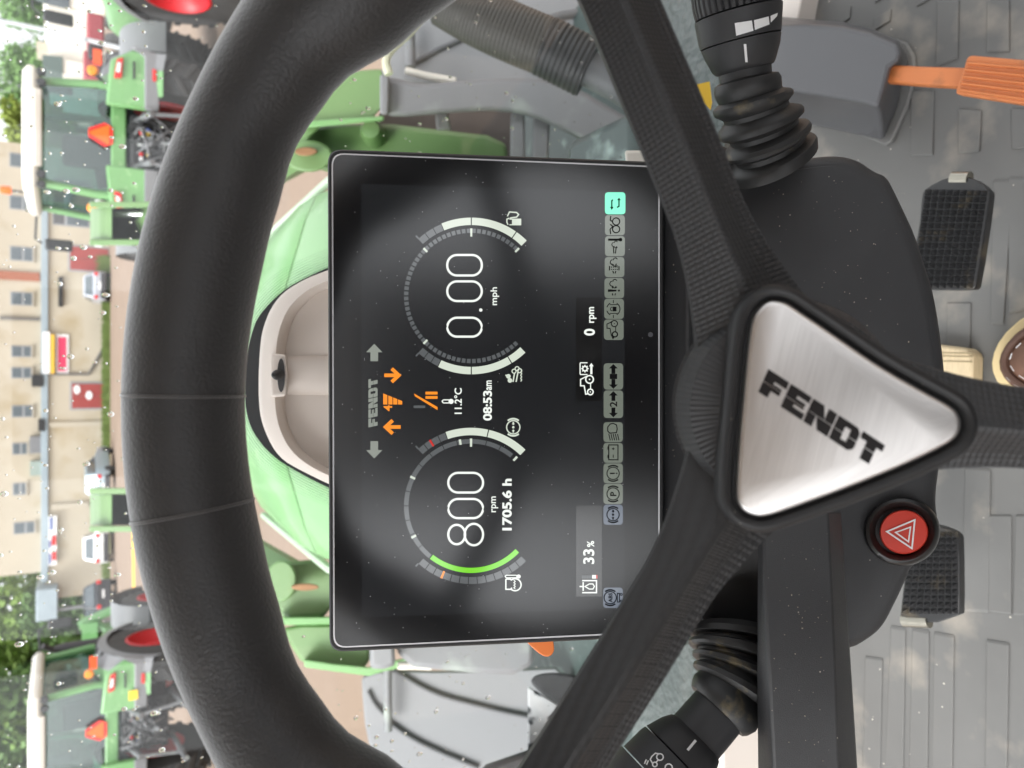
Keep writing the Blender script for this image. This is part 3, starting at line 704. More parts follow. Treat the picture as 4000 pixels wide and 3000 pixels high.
t = tile(2363, 922, 2441, 1001); g = UIM(T0); g.line([(2376, 936), (2420, 936)], 8); g.disc(2424, 936, 7, 12); g.l += .00003; puffs(g, 2398, 955, .8); g.line([(2396, 962), (2398, 990)], 3.5); g.line([(2408, 962), (2404, 990)], 3.5); sym(g, t)
t = tile(2362, 1004, 2439, 1083); g = UIM(T0); puffs(g, 2394, 1024); g.l += .00003; g.rect(2379, 1039, 2383, 1056); g.rect(2416, 1039, 2420, 1056)
for i in range(4):
    for j in range(2): g.disc(2389 + i * 7.5, 1043 + j * 9, 2.4, 8)
g.line([(2390, 1030), (2394, 1038)], 4); g.line([(2408, 1030), (2404, 1038)], 4); g.line([(2394, 1058), (2397, 1068)], 4); g.line([(2406, 1058), (2403, 1068)], 4); sym(g, t)
t = tile(2361, 1086, 2438, 1165); g = UIM(T0); puffs(g, 2392, 1108); g.l += .00003; g.pl([(2375, 1130), (2408, 1132), (2408, 1138), (2375, 1140)]); g.disc(2418, 1135, 4, 10); g.line([(2391, 1118), (2393, 1126)], 4); g.line([(2406, 1118), (2404, 1126)], 4); g.line([(2392, 1146), (2394, 1154)], 4); g.line([(2404, 1146), (2402, 1154)], 4); sym(g, t)
t = tile(2360, 1167, 2437, 1246); g = UIM(T0); g.arc(2396, 1207, 24, 27.5, -60, 60); g.arc(2396, 1207, 24, 27.5, 118, 165); g.arc(2396, 1207, 24, 27.5, 195, 242); g.rect(2393, 1198, 2408, 1216); g.l += .00003; g.arc(2392, 1207, 6, 9, 90, 270); g.line([(2396, 1172), (2396, 1184)], 3); g.line([(2396, 1230), (2396, 1242)], 3); g.line([(2382, 1190), (2412, 1190)], 3); g.line([(2382, 1224), (2412, 1224)], 3); sym(g, t)
def mini_tractor(g, x, y, k=1):
    g.ring(x, y, 12 * k, 4 * k); g.disc(x, y, 2, 8); g.ring(x + 2 * k, y + 42 * k, 10 * k, 5 * k); g.l += .00003
    g.line([(x + 5 * k, y + 13 * k), (x + 5 * k, y + 30 * k)], 3); g.line([(x - 8 * k, y - 10 * k), (x - 16 * k, y - 4 * k), (x - 29 * k, y + 2 * k), (x - 29 * k, y + 18 * k), (x - 17 * k, y + 19 * k), (x - 12 * k, y + 46 * k), (x - 6 * k, y + 48 * k)], 3.5)
t = tile(2359, 1248, 2436, 1328); g = UIM(T0); mini_tractor(g, 2400, 1264); g.l += .00003; g.pl([(2388, 1312), (2402, 1316), (2394, 1326)]); sym(g, t)
for y0, y1, ch in ((1419, 1522, '1'), (1525, 1633, '2')):
    t = tile(2358, y0, 2434, y1); g = UIM(T0); c = (y0 + y1) / 2
    arrow_mb(g, 2396, y0 + 22, 0, -1, 38, 17, 7.5, 17); arrow_mb(g, 2396, y1 - 22, 0, 1, 38, 17, 7.5, 17); sym(g, t)
    ui_text(ch, 2382, 2410, c + 10, c - 10, 'ink', 'symbol', t, .02, .0022)
t = tile(2357, 1649, 2433, 1727); g = UIM(T0); g.line([(2408, 1690), (2382, 1692), (2374, 1684), (2374, 1668), (2384, 1656), (2396, 1654), (2408, 1660), (2411, 1675)], 4, True)
for i in range(5): g.line([(2378 + i * 8.5, 1695), (2384 + i * 8.5, 1720)], 3.5)
sym(g, t)
t = tile(2357, 1730, 2433, 1808); g = UIM(T0); g.line([(2378, 1738), (2414, 1738), (2414, 1796), (2378, 1796)], 4, True); g.l += .00003; g.rect(2373, 1744, 2378, 1757); g.rect(2373, 1777, 2378, 1790); g.rect(2394, 1748, 2397, 1758); g.l += .00003; g.rect(2390, 1751.5, 2401, 1754.5); g.rect(2394, 1776, 2397, 1788); sym(g, t)
for y0, y1, inner in ((1810, 1888, '!'), (1890, 1969, 'P'), (1971, 2050, 'dot')):
    t = tile(2357, y0, 2433, y1, 'tile' if y0 < 1960 else 'tileb'); c = (y0 + y1) / 2
    sym(brake_symbol(UIM(T0), 2395, c, 24, 3.5, inner), t)
    if inner == 'P': ui_text('P', 2384, 2407, c + 8, c - 8, 'ink', 'symbol', t, .02, .0022)
t = tile(2356, 2295, 2433, 2375, 'tileb'); g = brake_symbol(UIM(T0), 2384, 2335, 24, 3.5, ''); g.line([(2412, 2318), (2412, 2352), (2420, 2352), (2420, 2318)], 3, True); g.ring(2427, 2322, 4, 2.5, 10); g.ring(2427, 2348, 4, 2.5, 10); sym(g, t)
ui_text('ABS', 2377, 2392, 2353, 2317, 'ink', 'symbol', t, .02, .0022)
build(MB().poly([S(2541 + 10 * cos(a), 1307 + 10 * sin(a), .0018) for a in [2 * pi * i / 20 for i in range(20)]]), 'light_sensor', mat('sensor_grey', (.10, .10, .11), .4), disp, smooth=0, recalc=False)

# ================================================================== CONSOLE BELOW THE DISPLAY
C0 = P(2600, 1500, .405); C1 = P(3700, 1500, .375); CUP = (C0 - C1).normalized(); CN = AX.cross(CUP).normalized()
if CN.dot(AF) > 0: CN = -CN
def onc(px, py, h=0): return onplane(px, py, C0 + CN * h, CN)
con = thing('steering_console', 'matt black steering console with rounded lower edge below the display', 'console', onc(3300, 1500, -.1))
CO = smooth_closed([(2640, 480), (2850, 560), (3000, 624), (3140, 603), (3271, 588), (3362, 606), (3429, 655), (3479, 672), (3512, 735), (3551, 817), (3588, 894), (3633, 1029), (3669, 1142), (3701, 1350), (3716, 1520), (3712, 1680), (3692, 1811), (3672, 1960), (3687, 2054), (3678, 2136), (3633, 2194), (3581, 2221), (3556, 2280), (3520, 2357), (3470, 2457), (3420, 2506), (3323, 2563), (3150, 2540), (2955, 2520), (2800, 2455), (2640, 2460)], 2)
face = [onc(x, y) for x, y in CO]; ctr = sum(face, Vector()) / len(face)
def coff(d, h):
    out = []; n = len(face)
    for i in range(n):
        tg = (face[(i + 2) % n] - face[i - 2]).normalized(); nn = tg.cross(CN)
        if nn.dot(face[i] - ctr) < 0: nn = -nn
        out.append(face[i] + nn * d + CN * h)
    return out
build(MB().loft([coff(-.010, -.060), coff(-.002, -.018), coff(0, -.010), coff(-.0006, -.0065), coff(-.0022, -.0045), coff(-.0052, -.0032), coff(-.0066, -.0030), coff(-.0074, -.0004), coff(-.009, 0)]), 'console_body', M_CONSOLE, con, smooth=45)
# angled ledge between display and console
lg = MB(); prof = [(2560, -.012), (2592, .004), (2640, .007), (2682, .0135), (2696, .0130), (2700, .004), (2740, -.004)]
lg.loft([[onc(px, py, h) for px, h in prof] for py in (700, 1000, 1300, 1600, 1900, 2200, 2420)])
build(lg, 'ledge', M_CONSOLE, con, smooth=25, bevel=.0012)
# black bar reaching to the left from the column
bar = MB()
rows = []
for py, l0, l1, r0, r1, r2 in ((2000, 2962, 2972, 3236, 3280, 3284), (2300, 2960, 2978, 3250, 3300, 3304), (2650, 2958, 2998, 3265, 3322, 3327), (3300, 2965, 3030, 3285, 3362, 3368)):
    rows.append([P(l0, py, .356), P(l1, py, .338), P(l1 + 10, py, .3365), P(r0, py, .334), P(r1, py, .345), P(r2, py, .352), P(r2 - 60, py, .385), P(l0 + 60, py, .385)])
bar.loft(rows)
tag(build(bar, 'side_bar', M_CONSOLE, None, smooth=25, bevel=.0008), 'flat black bar running sideways from under the steering hub', 'bar')
# small crumbs of dirt lying on the console, ledge and bar
rnd = random.Random(11); cr = MB()
for i in range(150):
    if i < 75: p = onc(rnd.uniform(3020, 3560), rnd.uniform(700, 1350), .0006); nn = CN
    elif i < 100: p = onc(rnd.uniform(2595, 2640), rnd.uniform(900, 2300), .0075); nn = CN
    else: p = P(rnd.uniform(3010, 3240), rnd.uniform(2080, 2980), .3340); nn = CN
    s_ = rnd.choice((.0001, .00015, .00015, .0002, .0003))
    cr.ball(p, s_, 5, 3, (rnd.uniform(.6, 1.8), 1, rnd.uniform(.6, 1.4)))
stuff(tag(build(cr, 'crumbs', mat('crumb', (.45, .40, .32), .9), None, smooth=0), 'tiny pale crumbs of dirt lying on the black console', 'dirt'))
# hazard button
hz = thing('hazard_button', 'round red hazard button with white double triangle in black ring', 'button', onc(3525, 2075))
HC = onc(3523, 2075, .0); hr = .0
def hcirc(rx, ry, h, cx=3523, cy=2075, n=48): return [onc(cx + rx * cos(2 * pi * i / n), cy + ry * sin(2 * pi * i / n), h) for i in range(n)]
build(MB().loft([hcirc(150, 137, -.006), hcirc(147, 134, .002), hcirc(140, 127, .0042), hcirc(128, 116, .0046), hcirc(108, 98, .0022), hcirc(98, 89, -.002), hcirc(60, 55, -.002)]), 'ring', mat('button_ring', (.012, .012, .012), .3, var=.1), hz, smooth=50)
cap = build(MB().loft([hcirc(95, 86, -.002, 3531, 2078), hcirc(95, 86, .0030, 3531, 2078), hcirc(90, 82, .0040, 3531, 2078), hcirc(40, 36, .0042, 3531, 2078)]), 'button_cap', mat('button_red', (.60, .045, .025), .35, var=.04), hz, smooth=40)
def tri_ring(pts, w, lift):
    c = (sum(p[0] for p in pts) / 3, sum(p[1] for p in pts) / 3); inn = [(x + (c[0] - x) * w, y + (c[1] - y) * w) for x, y in pts]
    a = [onc(x, y, lift) for x, y in pts]; b = [onc(x, y, lift) for x, y in inn]
    return MB().add(a + b, [[i, (i + 1) % 3, 3 + (i + 1) % 3, 3 + i] for i in range(3)])
build(tri_ring([(3458, 2076), (3577, 2026), (3565, 2148)], .17, .0047), 'triangle_mark', M_WHITE, cap, smooth=0, recalc=False)
build(tri_ring([(3493, 2079), (3560, 2055), (3551, 2121)], .27, .0047), 'triangle_mark', M_WHITE, cap, smooth=0, recalc=False)

# ================================================================== STALKS WITH BELLOWS
def flat(st, z0, k): return [(a, b, c, z0 + (d - z0) * k) for a, b, c, d in st]
def chain(stations, n=32, tilt=None):
    """stations: (px, py, diameter_px, depth); discs are turned about the chain's own direction"""
    pts = [P(a, b, d) for a, b, _, d in stations]; rad = [c * d / FPX / 2 for _, _, c, d in stations]
    return pts, rad
def bellows(mb_list, axis_pts, radii, n=36, axis=None):
    mb = MB(); rings = []
    for i, (p, r) in enumerate(zip(axis_pts, radii)):
        t = axis[i] if axis else (axis_pts[min(i + 1, len(axis_pts) - 1)] - axis_pts[max(i - 1, 0)]).normalized()
        a = t.orthogonal().normalized()
        a = (AF - t * AF.dot(t)).normalized(); b = t.cross(a)
        rings.append([p + (a * cos(2 * pi * k / n) + b * sin(2 * pi * k / n)) * r for k in range(n)])
    return mb.loft(rings)
def axis_list(pts):
    out = []
    for i in range(len(pts)):
        a = pts[max(0, i - 2)]; b = pts[min(len(pts) - 1, i + 2)]; out.append((b - a).normalized())
    return out
rs = thing('control_stalk', 'black control stalk with ribbed knob and three white blocks above rubber bellows', 'stalk', P(3015, 640, .385))
# right boot, from the console outwards
bell = [(3018, 640, 345, .386), (3016, 612, 345, .384), (3015, 600, 330, .383), (3008, 590, 270, .382), (3004, 575, 270, .381), (2999, 560, 330, .380), (2996, 548, 336, .379), (2993, 535, 322, .378), (2985, 522, 262, .377), (2980, 508, 262, .376), (2972, 490, 326, .375), (2968, 476, 330, .374), (2965, 464, 316, .373), (2955, 446, 250, .371), (2950, 432, 250, .370), (2943, 412, 300, .369), (2939, 398, 306, .368), (2935, 388, 294, .367), (2930, 376, 244, .366), (2927, 368, 244, .365), (2922, 352, 252, .364), (2918, 330, 256, .363), (2915, 312, 240, .362), (2913, 306, 212, .3615)]
pts, rad = chain(bell)
ax0 = (P(2900, 150, .358) - P(2935, 450, .368)).normalized()
base_ax = (P(2960, 500, .376) - P(3018, 650, .386)).normalized()
axs = [(base_ax * (1 - i / (len(pts) - 1)) + ax0 * (i / (len(pts) - 1))).normalized() for i in range(len(pts))]
boot = build(bellows(None, pts, rad, axis=axs), 'bellows', M_RUBBER, rs, smooth=35)
stk = [(2914, 320, 196, .3622), (2909, 275, 200, .358), (2909, 272, 218, .3578), (2905, 258, 240, .3565), (2898, 200, 285, .351), (2893, 165, 302, .348)]
pts, rad = chain(flat(stk, .3622, .4)); axs = [ax0] * len(pts)
rcol = build(bellows(None, pts, rad, axis=axs), 'collar', M_STALK, rs, smooth=35)
stk = [(2891, 160, 306, .3475), (2889, 145, 312, .346), (2884, 70, 330, .339), (2882, 52, 334, .337), (2881, 50, 320, .3369)]
pts, rad = chain(flat(stk, .3622, .4)); axs = [ax0] * len(pts)
ringo = build(bellows(None, pts, rad, axis=axs), 'switch_ring', M_STALK, rs, smooth=35)
c0 = P(2882, 44, .3520); r0 = 336 * .352 / FPX / 2
ribs = MB(); a_ = (AF - ax0 * AF.dot(ax0)).normalized(); b_ = ax0.cross(a_); rg = []
for h in (0, .004, .012, .03):
    r_ = r0 * (1 if h else .97); ring_ = []
    for k in range(160):
        t = 2 * pi * k / 160; ring_.append(c0 + ax0 * h + (a_ * cos(t) + b_ * sin(t)) * (r_ * (1.0 if k % 4 < 3 else .955)))
    rg.append(ring_)
build(MB().loft(rg), 'ribbed_knob', M_STALK, rs, smooth=20)
from mathutils.bvhtree import BVHTree
def patch(ptsq, target, lift, n=6):
    """flat print wrapped on a stalk: photo quad laid on the part's surface"""
    me = target.data; bv = BVHTree.FromPolygons([v.co.copy() for v in me.vertices], [list(q_.vertices) for q_ in me.polygons])
    def hit(px, py):
        d = ray(px, py).normalized(); h = bv.ray_cast(CAM, d)
        if h[0] is None: h = bv.find_nearest(P(px, py, .355))
        return h[0] - d * lift
    (a, b, c, d) = [Vector(q_) for q_ in ptsq]; vs = []; fs = []
    for i in range(n + 1):
        t = i / n; vs += [hit(*(a + (b - a) * t)), hit(*(d + (c - d) * t))]
    for i in range(n): fs.append([2 * i, 2 * i + 2, 2 * i + 3, 2 * i + 1])
    return MB().add(vs, fs)
for q_ in (((2870, 90), (2937, 80), (2943, 120), (2876, 140)), ((2945, 79), (3003, 64), (3006, 95), (2949, 117)), ((3010, 62), (3038, 50), (3036, 62), (3011, 88))):
    build(patch(q_, ringo, .0007), 'white_block', M_WHITE, ringo, smooth=0, recalc=False)
build(patch(((2905, 172), (2915, 172), (2921, 243), (2911, 243)), rcol, .0008, 3), 'index_line', M_WHITE, rs, smooth=0, recalc=False)
# left boot and stalk
ls = thing('light_stalk', 'black light switch stalk with tractor symbol below rubber bellows', 'stalk', P(2880, 2470, .39))
bellL = [(2885, 2455, 300, .392), (2876, 2480, 345, .391), (2868, 2500, 345, .390), (2868, 2508, 285, .389), (2866, 2520, 285, .388), (2864, 2532, 340, .387), (2862, 2548, 342, .386), (2862, 2560, 328, .385), (2864, 2570, 275, .384), (2864, 2582, 275, .383), (2865, 2600, 325, .382), (2865, 2618, 325, .381), (2864, 2628, 270, .380), (2862, 2640, 270, .379), (2858, 2660, 310, .378), (2852, 2680, 312, .377), (2846, 2694, 262, .376), (2842, 2705, 262, .375), (2838, 2728, 290, .374), (2824, 2756, 288, .372), (2808, 2776, 262, .371), (2804, 2781, 240, .370)]
pts, rad = chain(bellL)
axL = (P(2560, 3060, .360) - P(2790, 2790, .3695)).normalized(); axB = (P(2868, 2600, .383) - P(2872, 2455, .392)).normalized()
axs = [(axB * (1 - (i / (len(pts) - 1)) ** 1.6) + axL * (i / (len(pts) - 1)) ** 1.6).normalized() for i in range(len(pts))]
build(bellows(None, pts, rad, axis=axs), 'bellows', M_RUBBER, ls, smooth=35)
stk = [(2815, 2765, 214, .371), (2718, 2878, 220, .360), (2714, 2882, 236, .3595), (2690, 2905, 268, .357), (2640, 2952, 300, .352)]
pts, rad = chain(flat(stk, .371, .4)); lcol = build(bellows(None, pts, rad, axis=[axL] * len(pts)), 'collar', M_STALK, ls, smooth=35)
stk = [(2636, 2958, 306, .3515), (2620, 2976, 316, .350), (2560, 3046, 330, .344)]
pts, rad = chain(flat(stk, .371, .4)); lring = build(bellows(None, pts, rad, axis=[axL] * len(pts)), 'switch_ring', M_STALK, ls, smooth=35)
stk = [(2556, 3050, 345, .3438), (2500, 3115, 350, .338), (2400, 3230, 340, .327)]
pts, rad = chain(flat(stk, .371, .4)); build(bellows(None, pts, rad, axis=[axL] * len(pts)), 'ribbed_knob', M_STALK, ls, smooth=35)
def strokepatch(path, w, closed=False):
    out = []
    n = len(path)
    for i in range(n if closed else n - 1):
        a = Vector(path[i]); b = Vector(path[(i + 1) % n]); d = (b - a).normalized(); nn = Vector((-d.y, d.x)) * w / 2; a = a - d * w * .3; b = b + d * w * .3
        out.append((tuple(a + nn), tuple(b + nn), tuple(b - nn), tuple(a - nn)))
    return out
tp = MB()
for path, cl in (([(2578 + 13 * cos(a), 2957 + 13 * sin(a)) for a in [2 * pi * i / 14 for i in range(14)]], True), ([(2558 + 9 * cos(a), 2986 + 9 * sin(a)) for a in [2 * pi * i / 12 for i in range(12)]], True), ([(2575, 2945), (2560, 2942), (2546, 2955), (2540, 2966), (2550, 2984)], False), ([(2570, 2970), (2562, 2978)], False), ([(2612 + 14 * cos(a), 2998 + 14 * sin(a)) for a in [2 * pi * i / 14 for i in range(14)]], True), ([(2524, 2968), (2518, 2982)], False), ([(2532, 2972), (2526, 2986)], False)):
    for q_ in strokepatch(path, 5, cl):
        t_ = patch(q_, lring, .0004, 1); tp.add([Vector(v) for v in t_.v], t_.f)
build(tp, 'tractor_symbol', M_WHITE, lring, smooth=0, recalc=False)
build(patch(((2714, 2888), (2722, 2895), (2690, 2934), (2682, 2927)), lcol, .0010, 3), 'index_line', M_WHITE, ls, smooth=0, recalc=False)
# orange lever tip beside the display
ol = [(2050, 2500), (2062, 2512), (2080, 2530), (2105, 2552), (2130, 2566), (2152, 2562), (2164, 2545), (2164, 2525), (2160, 2490)]
tag(build(MB().loft([[P(x, y, .43) for x, y in smooth_closed(ol, 2)], [P(x, y, .415) for x, y in smooth_closed(ol, 2)]]), 'orange_lever', mat('orange_lever', (.95, .23, .035), .4, var=.05), None, bevel=.003, seg=3), 'glossy orange lever tip poking out beside the display', 'lever')
# cream block and yellow sticker under the right spoke
tag(build(MB().loft([[P(x, y, z) for x, y in ((2440, 588), (2530, 588), (2545, 680), (2450, 680))] for z in (.60, .57)]), 'cream_block', M_CREAM, None, bevel=.002), 'small cream plastic block behind the display edge', 'block')
tag(build(MB().loft([[P(x, y, z) for x, y in ((2720, 330), (2772, 318), (2782, 400), (2776, 430), (2745, 400))] for z in (.605, .602)]), 'yellow_sticker', mat('sticker_yellow', (.80, .50, .01), .4, var=.1), None), 'yellow warning sticker low on the glass beside the spoke', 'sticker')

# ================================================================== PEDALS, SHOE
hs_ = thing('pedal_housing', 'grey rounded plastic housing of the orange accelerator pedal', 'housing', at_z(3300, 300, FLZ))
tp_ = [(3000, 105), (3150, 96), (3290, 103), (3400, 128), (3505, 172), (3516, 205), (3508, 238), (3472, 262), (3456, 334), (3430, 420), (3362, 402), (3200, 374), (3081, 357), (2980, 352)]
md_ = [(3000, 60), (3150, 75), (3290, 85), (3400, 110), (3512, 160), (3528, 205), (3520, 245), (3490, 300), (3470, 370), (3440, 452), (3362, 430), (3200, 398), (3081, 378), (2980, 370)]
bo_ = [(3010, 90), (3150, 105), (3300, 120), (3400, 145), (3525, 190), (3545, 230), (3540, 280), (3518, 340), (3500, 430), (3450, 545), (3380, 532), (3200, 492), (3100, 470), (3000, 455)]
rings = [[at_z(x, y, FLZ + .004) for x, y in bo_], [at_z(x, y, FLZ + .012) for x, y in bo_], [at_z(x, y, FLZ + .030) for x, y in [((a + c) / 2, (b + d) / 2) for (a, b), (c, d) in zip(bo_, md_)]], [at_z(x, y, FLZ + .055) for x, y in md_], [at_z(x, y, FLZ + .085) for x, y in tp_]]
build(MB().loft(rings), 'housing_shell', M_GREYPL, hs_, smooth=50, bevel=.006, seg=3)
fl_ = [(3060, 430), (3160, 470), (3390, 540), (3455, 568), (3480, 555), (3540, 420), (3575, 300), (3570, 215), (3540, 165), (3400, 110), (3060, 70)]
build(MB().prism([at_z(x, y, FLZ + .006) for x, y in fl_], (0, 0, -.0055)), 'flange', M_FLOOR, hs_, bevel=.002)
ap = thing('accelerator_pedal', 'orange accelerator pedal with ribbed pad', 'pedal', at_z(3700, 300, FLZ))
stem = [(3440, 250), (3600, 259), (3800, 264), (3800, 342), (3600, 330), (3440, 318)]
build(MB().prism([at_z(x, y, FLZ + .075) for x, y in stem], (0, 0, -.016)), 'stem', M_ORANGE, ap, bevel=.002)
pad = [(3791, 215), (4200, 250), (4200, 440), (3732, 366), (3734, 350), (3765, 262), (3775, 225)]
pd = build(MB().prism([at_z(x, y, FLZ + .088) for x, y in pad], (0, 0, -.012)), 'pad', M_ORANGE, ap, bevel=.003, seg=3)
for i in range(5):
    t = (i + .5) / 5; a = Vector((3778 - 36 * t, 232 + 132 * t)); b = Vector((4180, 262 + 165 * t))
    w = Vector((0, 9))
    build(MB().loft([[at_z(*(a + w), FLZ + .0875), at_z(*(b + w), FLZ + .0875), at_z(*(b - w), FLZ + .0875), at_z(*(a - w), FLZ + .0875)], [at_z(*(a + w * .3 + Vector((4, 0))), FLZ + .0905), at_z(*(b + w * .3), FLZ + .0905), at_z(*(b - w * .3), FLZ + .0905), at_z(*(a - w * .3 + Vector((4, 0))), FLZ + .0905)]]), 'pad_rib', M_ORANGE, ap, smooth=60, bevel=.0008)
M_PEDAL = mat('pedal_rubber', (.022, .022, .023), .30, var=.3, vscale=60, dirt=('5c5240', 26, .60, .80))
def brake_pedal(outline, grid, nu, nv, label, roller):
    hgt = FLZ + .10
    e = thing('brake_pedal', label, 'pedal', at_z(*outline[0], FLZ), 'brake pedals')
    build(MB().prism([at_z(x, y, hgt) for x, y in smooth_closed(outline, 1)], (0, 0, -.010)), 'plate', M_PEDAL, e, bevel=.001)
    st = MB(); (a, b, c, d) = [Vector(q_) for q_ in grid]
    for i in range(nu):
        for j in range(nv):
            def g_(u, v): return (a * (1 - u) + b * u) * (1 - v) + (d * (1 - u) + c * u) * v
            q4 = [g_((i + du) / nu, (j + dv) / nv) for du, dv in ((.06, .06), (.94, .06), (.94, .94), (.06, .94))]; m_ = g_((i + .5) / nu, (j + .5) / nv)
            base = [at_z(q_.x, q_.y, hgt + .0002) for q_ in q4]; tip = at_z(m_.x, m_.y, hgt) + Vector((0, 0, .0045))
            top = [tip + (p - at_z(m_.x, m_.y, hgt)) * .06 for p in base]
            st.loft([base, top])
    stuff(build(st, 'stud_grid', M_PEDAL, e, smooth=0))
    build(MB().tube([at_z(*roller[0], hgt - .004), at_z(*roller[1], hgt - .004)], .006, 12), 'edge_bar', mat('worn_steel', (.35, .33, .28), .3, .9, var=.2, vscale=60), e)
brake_pedal([(3708, 688), (3790, 690), (3862, 738), (3866, 770), (3815, 1115), (3795, 1135), (3560, 1130), (3560, 1000), (3590, 900), (3601, 760), (3615, 735)], [(3614, 738), (3860, 742), (3800, 1128), (3560, 1128)], 9, 15, 'black studded brake pedal on the accelerator side with worn bright edge bar', ((3720, 697), (3788, 697)))
brake_pedal([(3600, 2040), (3690, 2062), (3738, 2085), (3746, 2110), (3748, 2395), (3740, 2405), (3636, 2440), (3520, 2412), (3516, 2398), (3540, 2200)], [(3560, 2075), (3742, 2075), (3745, 2400), (3520, 2400)], 8, 13, 'black studded brake pedal below the red hazard button', ((3530, 2424), (3630, 2428)))
cb = thing('wooden_block', 'pale wood-coloured block with grooved end showing past the console edge', 'block', at_z(3750, 1420, FLZ))
M_WOOD = mat('pale_wood', (.62, .50, .32), .7, var=.25, vscale=60, stretch=(1, 12, 12))
build(MB().prism([at_z(x, y, FLZ + .024) for x, y in ((3600, 1340), (3706, 1352), (3770, 1362), (3794, 1380), (3799, 1400), (3794, 1560), (3600, 1560))], (0, 0, -.022)), 'block_body', M_WOOD, cb, bevel=.003)
for y in (1375, 1388, 1408):
    build(MB().prism([at_z(a, b, FLZ + .0246) for a, b in ((3640, y), (3797, y + 3), (3797, y + 7), (3640, y + 4))], (0, 0, -.0008)), 'groove', mat('wood_groove', (.30, .24, .14), .8), cb, smooth=0)
build(MB().prism([at_z(a, b, FLZ + .018) for a, b in ((3797, 1438), (3804, 1438), (3803, 1462), (3797, 1462))], (0, 0, -.012)), 'end_tab', M_BLACK, cb)
shoe = thing('shoe', 'brown leather shoe with white stitching and cream sole edge', 'shoe', at_z(4080, 1400, FLZ))
M_SHOE = mat('shoe_leather', (.15, .075, .048), .6, var=.35, vscale=40, bump=.3, bscale=500, bdist=.0008)
M_WELT = mat('shoe_welt', (.66, .52, .28), .7, var=.12, vscale=30)
SZ = FLZ + .022
toe = at_z(3876, 1435, SZ); hd = Vector((.10, -1, 0)).normalized(); sd = Vector((hd.y, -hd.x, 0)) * -1
def sole_pt(s_, w, h):                              # s_: distance behind the toe along the shoe, w: half-width factor
    hw = .052 * (1 - max(0, 1 - s_ / .075) ** 2.2) ** .55 if s_ < .075 else .052 - .010 * min(1, max(0, (s_ - .09) / .09)) + .002 * max(0, (s_ - .2) / .1)
    return Vector((toe.x, toe.y, 0)) + hd * s_ + sd * (hw * w) + Vector((0, 0, h))
SS = [.0004, .003, .008, .016, .028, .045, .07, .10, .15, .20, .25, .285]
def sole(h0, h1, k, st=0.0):
    outl = [sole_pt(max(s_, 0), k, 0) + hd * st * (1 if s_ < .1 else -1) for s_ in SS] + [sole_pt(s_, -k, 0) + hd * st * (1 if s_ < .1 else -1) for s_ in SS[::-1]]
    return [p + Vector((0, 0, h0)) for p in outl], [p + Vector((0, 0, h1)) for p in outl]
a0, a1 = sole(FLZ + .001, FLZ + .024, 1.0); build(MB().loft([a0, a1]), 'sole', M_WELT, shoe, bevel=.002)
b0, b1 = sole(FLZ + .024, FLZ + .034, .84, .012)
c0_, c1_ = sole(FLZ + .046, FLZ + .052, .72, .024); d0_, _ = sole(FLZ + .064, .0, .50, .044)
mod = lambda r_: [Vector((p.x, p.y, p.z + (.035 * max(0, min(1, ((p - toe).dot(hd) - .09) / .1))))) for p in r_]
build(MB().loft([b0, b1, mod(c0_), mod(d0_)]), 'upper', M_SHOE, shoe, smooth=60)
t0_, _ = sole(FLZ + .047, 0, .73, .0235)
idx = list(range(2, 10)); loop = [t0_[i] for i in range(9)][::-1] + [t0_[len(SS) * 2 - 1 - i] for i in range(9)]
build(MB().tube([p + Vector((0, 0, .002)) for p in mod(loop)], .0035, 8), 'apron_seam', mat('shoe_dark', (.085, .042, .028), .6, var=.3), shoe)
sti = MB()
for rk, off, hh in ((.79, .0165, .0405), (.62, .032, .0575)):
    l0, _ = sole(FLZ + hh, 0, rk, off); lp = [l0[i] for i in range(9)][::-1] + [l0[len(SS) * 2 - 1 - i] for i in range(9)]
    lp = resample([tuple(p) for p in mod(lp)], 60)
    for i in range(0, 59, 2):
        a = Vector(lp[i]); b = Vector(lp[i + 1]); sti.tube([a, b], .00035, 5)
stuff(build(sti, 'stitching', M_WHITE, shoe))
# ================================================================== GROUND
M_GROUND = mat('yard_gravel', (.225, .165, .125), .95, var=.18, vscale=.6, bump=.3, bscale=30, bdist=.02, dirt=('7d6a58', .35, .52, .75))
struct(build(MB().poly([(-400, -200, 0), (400, -200, 0), (400, 700, 0), (-400, 700, 0)]), 'ground', M_GROUND, None, smooth=0))
M_YEL = mat('yellow_paint', (.75, .42, .05), .8, var=.2, vscale=3)
struct(build(MB().poly([(-9.4, 33.4, .004), (-5.2, 34.2, .004), (-5.2, 35.6, .004), (-9.6, 34.8, .004)]), 'painted_line', M_YEL, None, smooth=0, recalc=False))

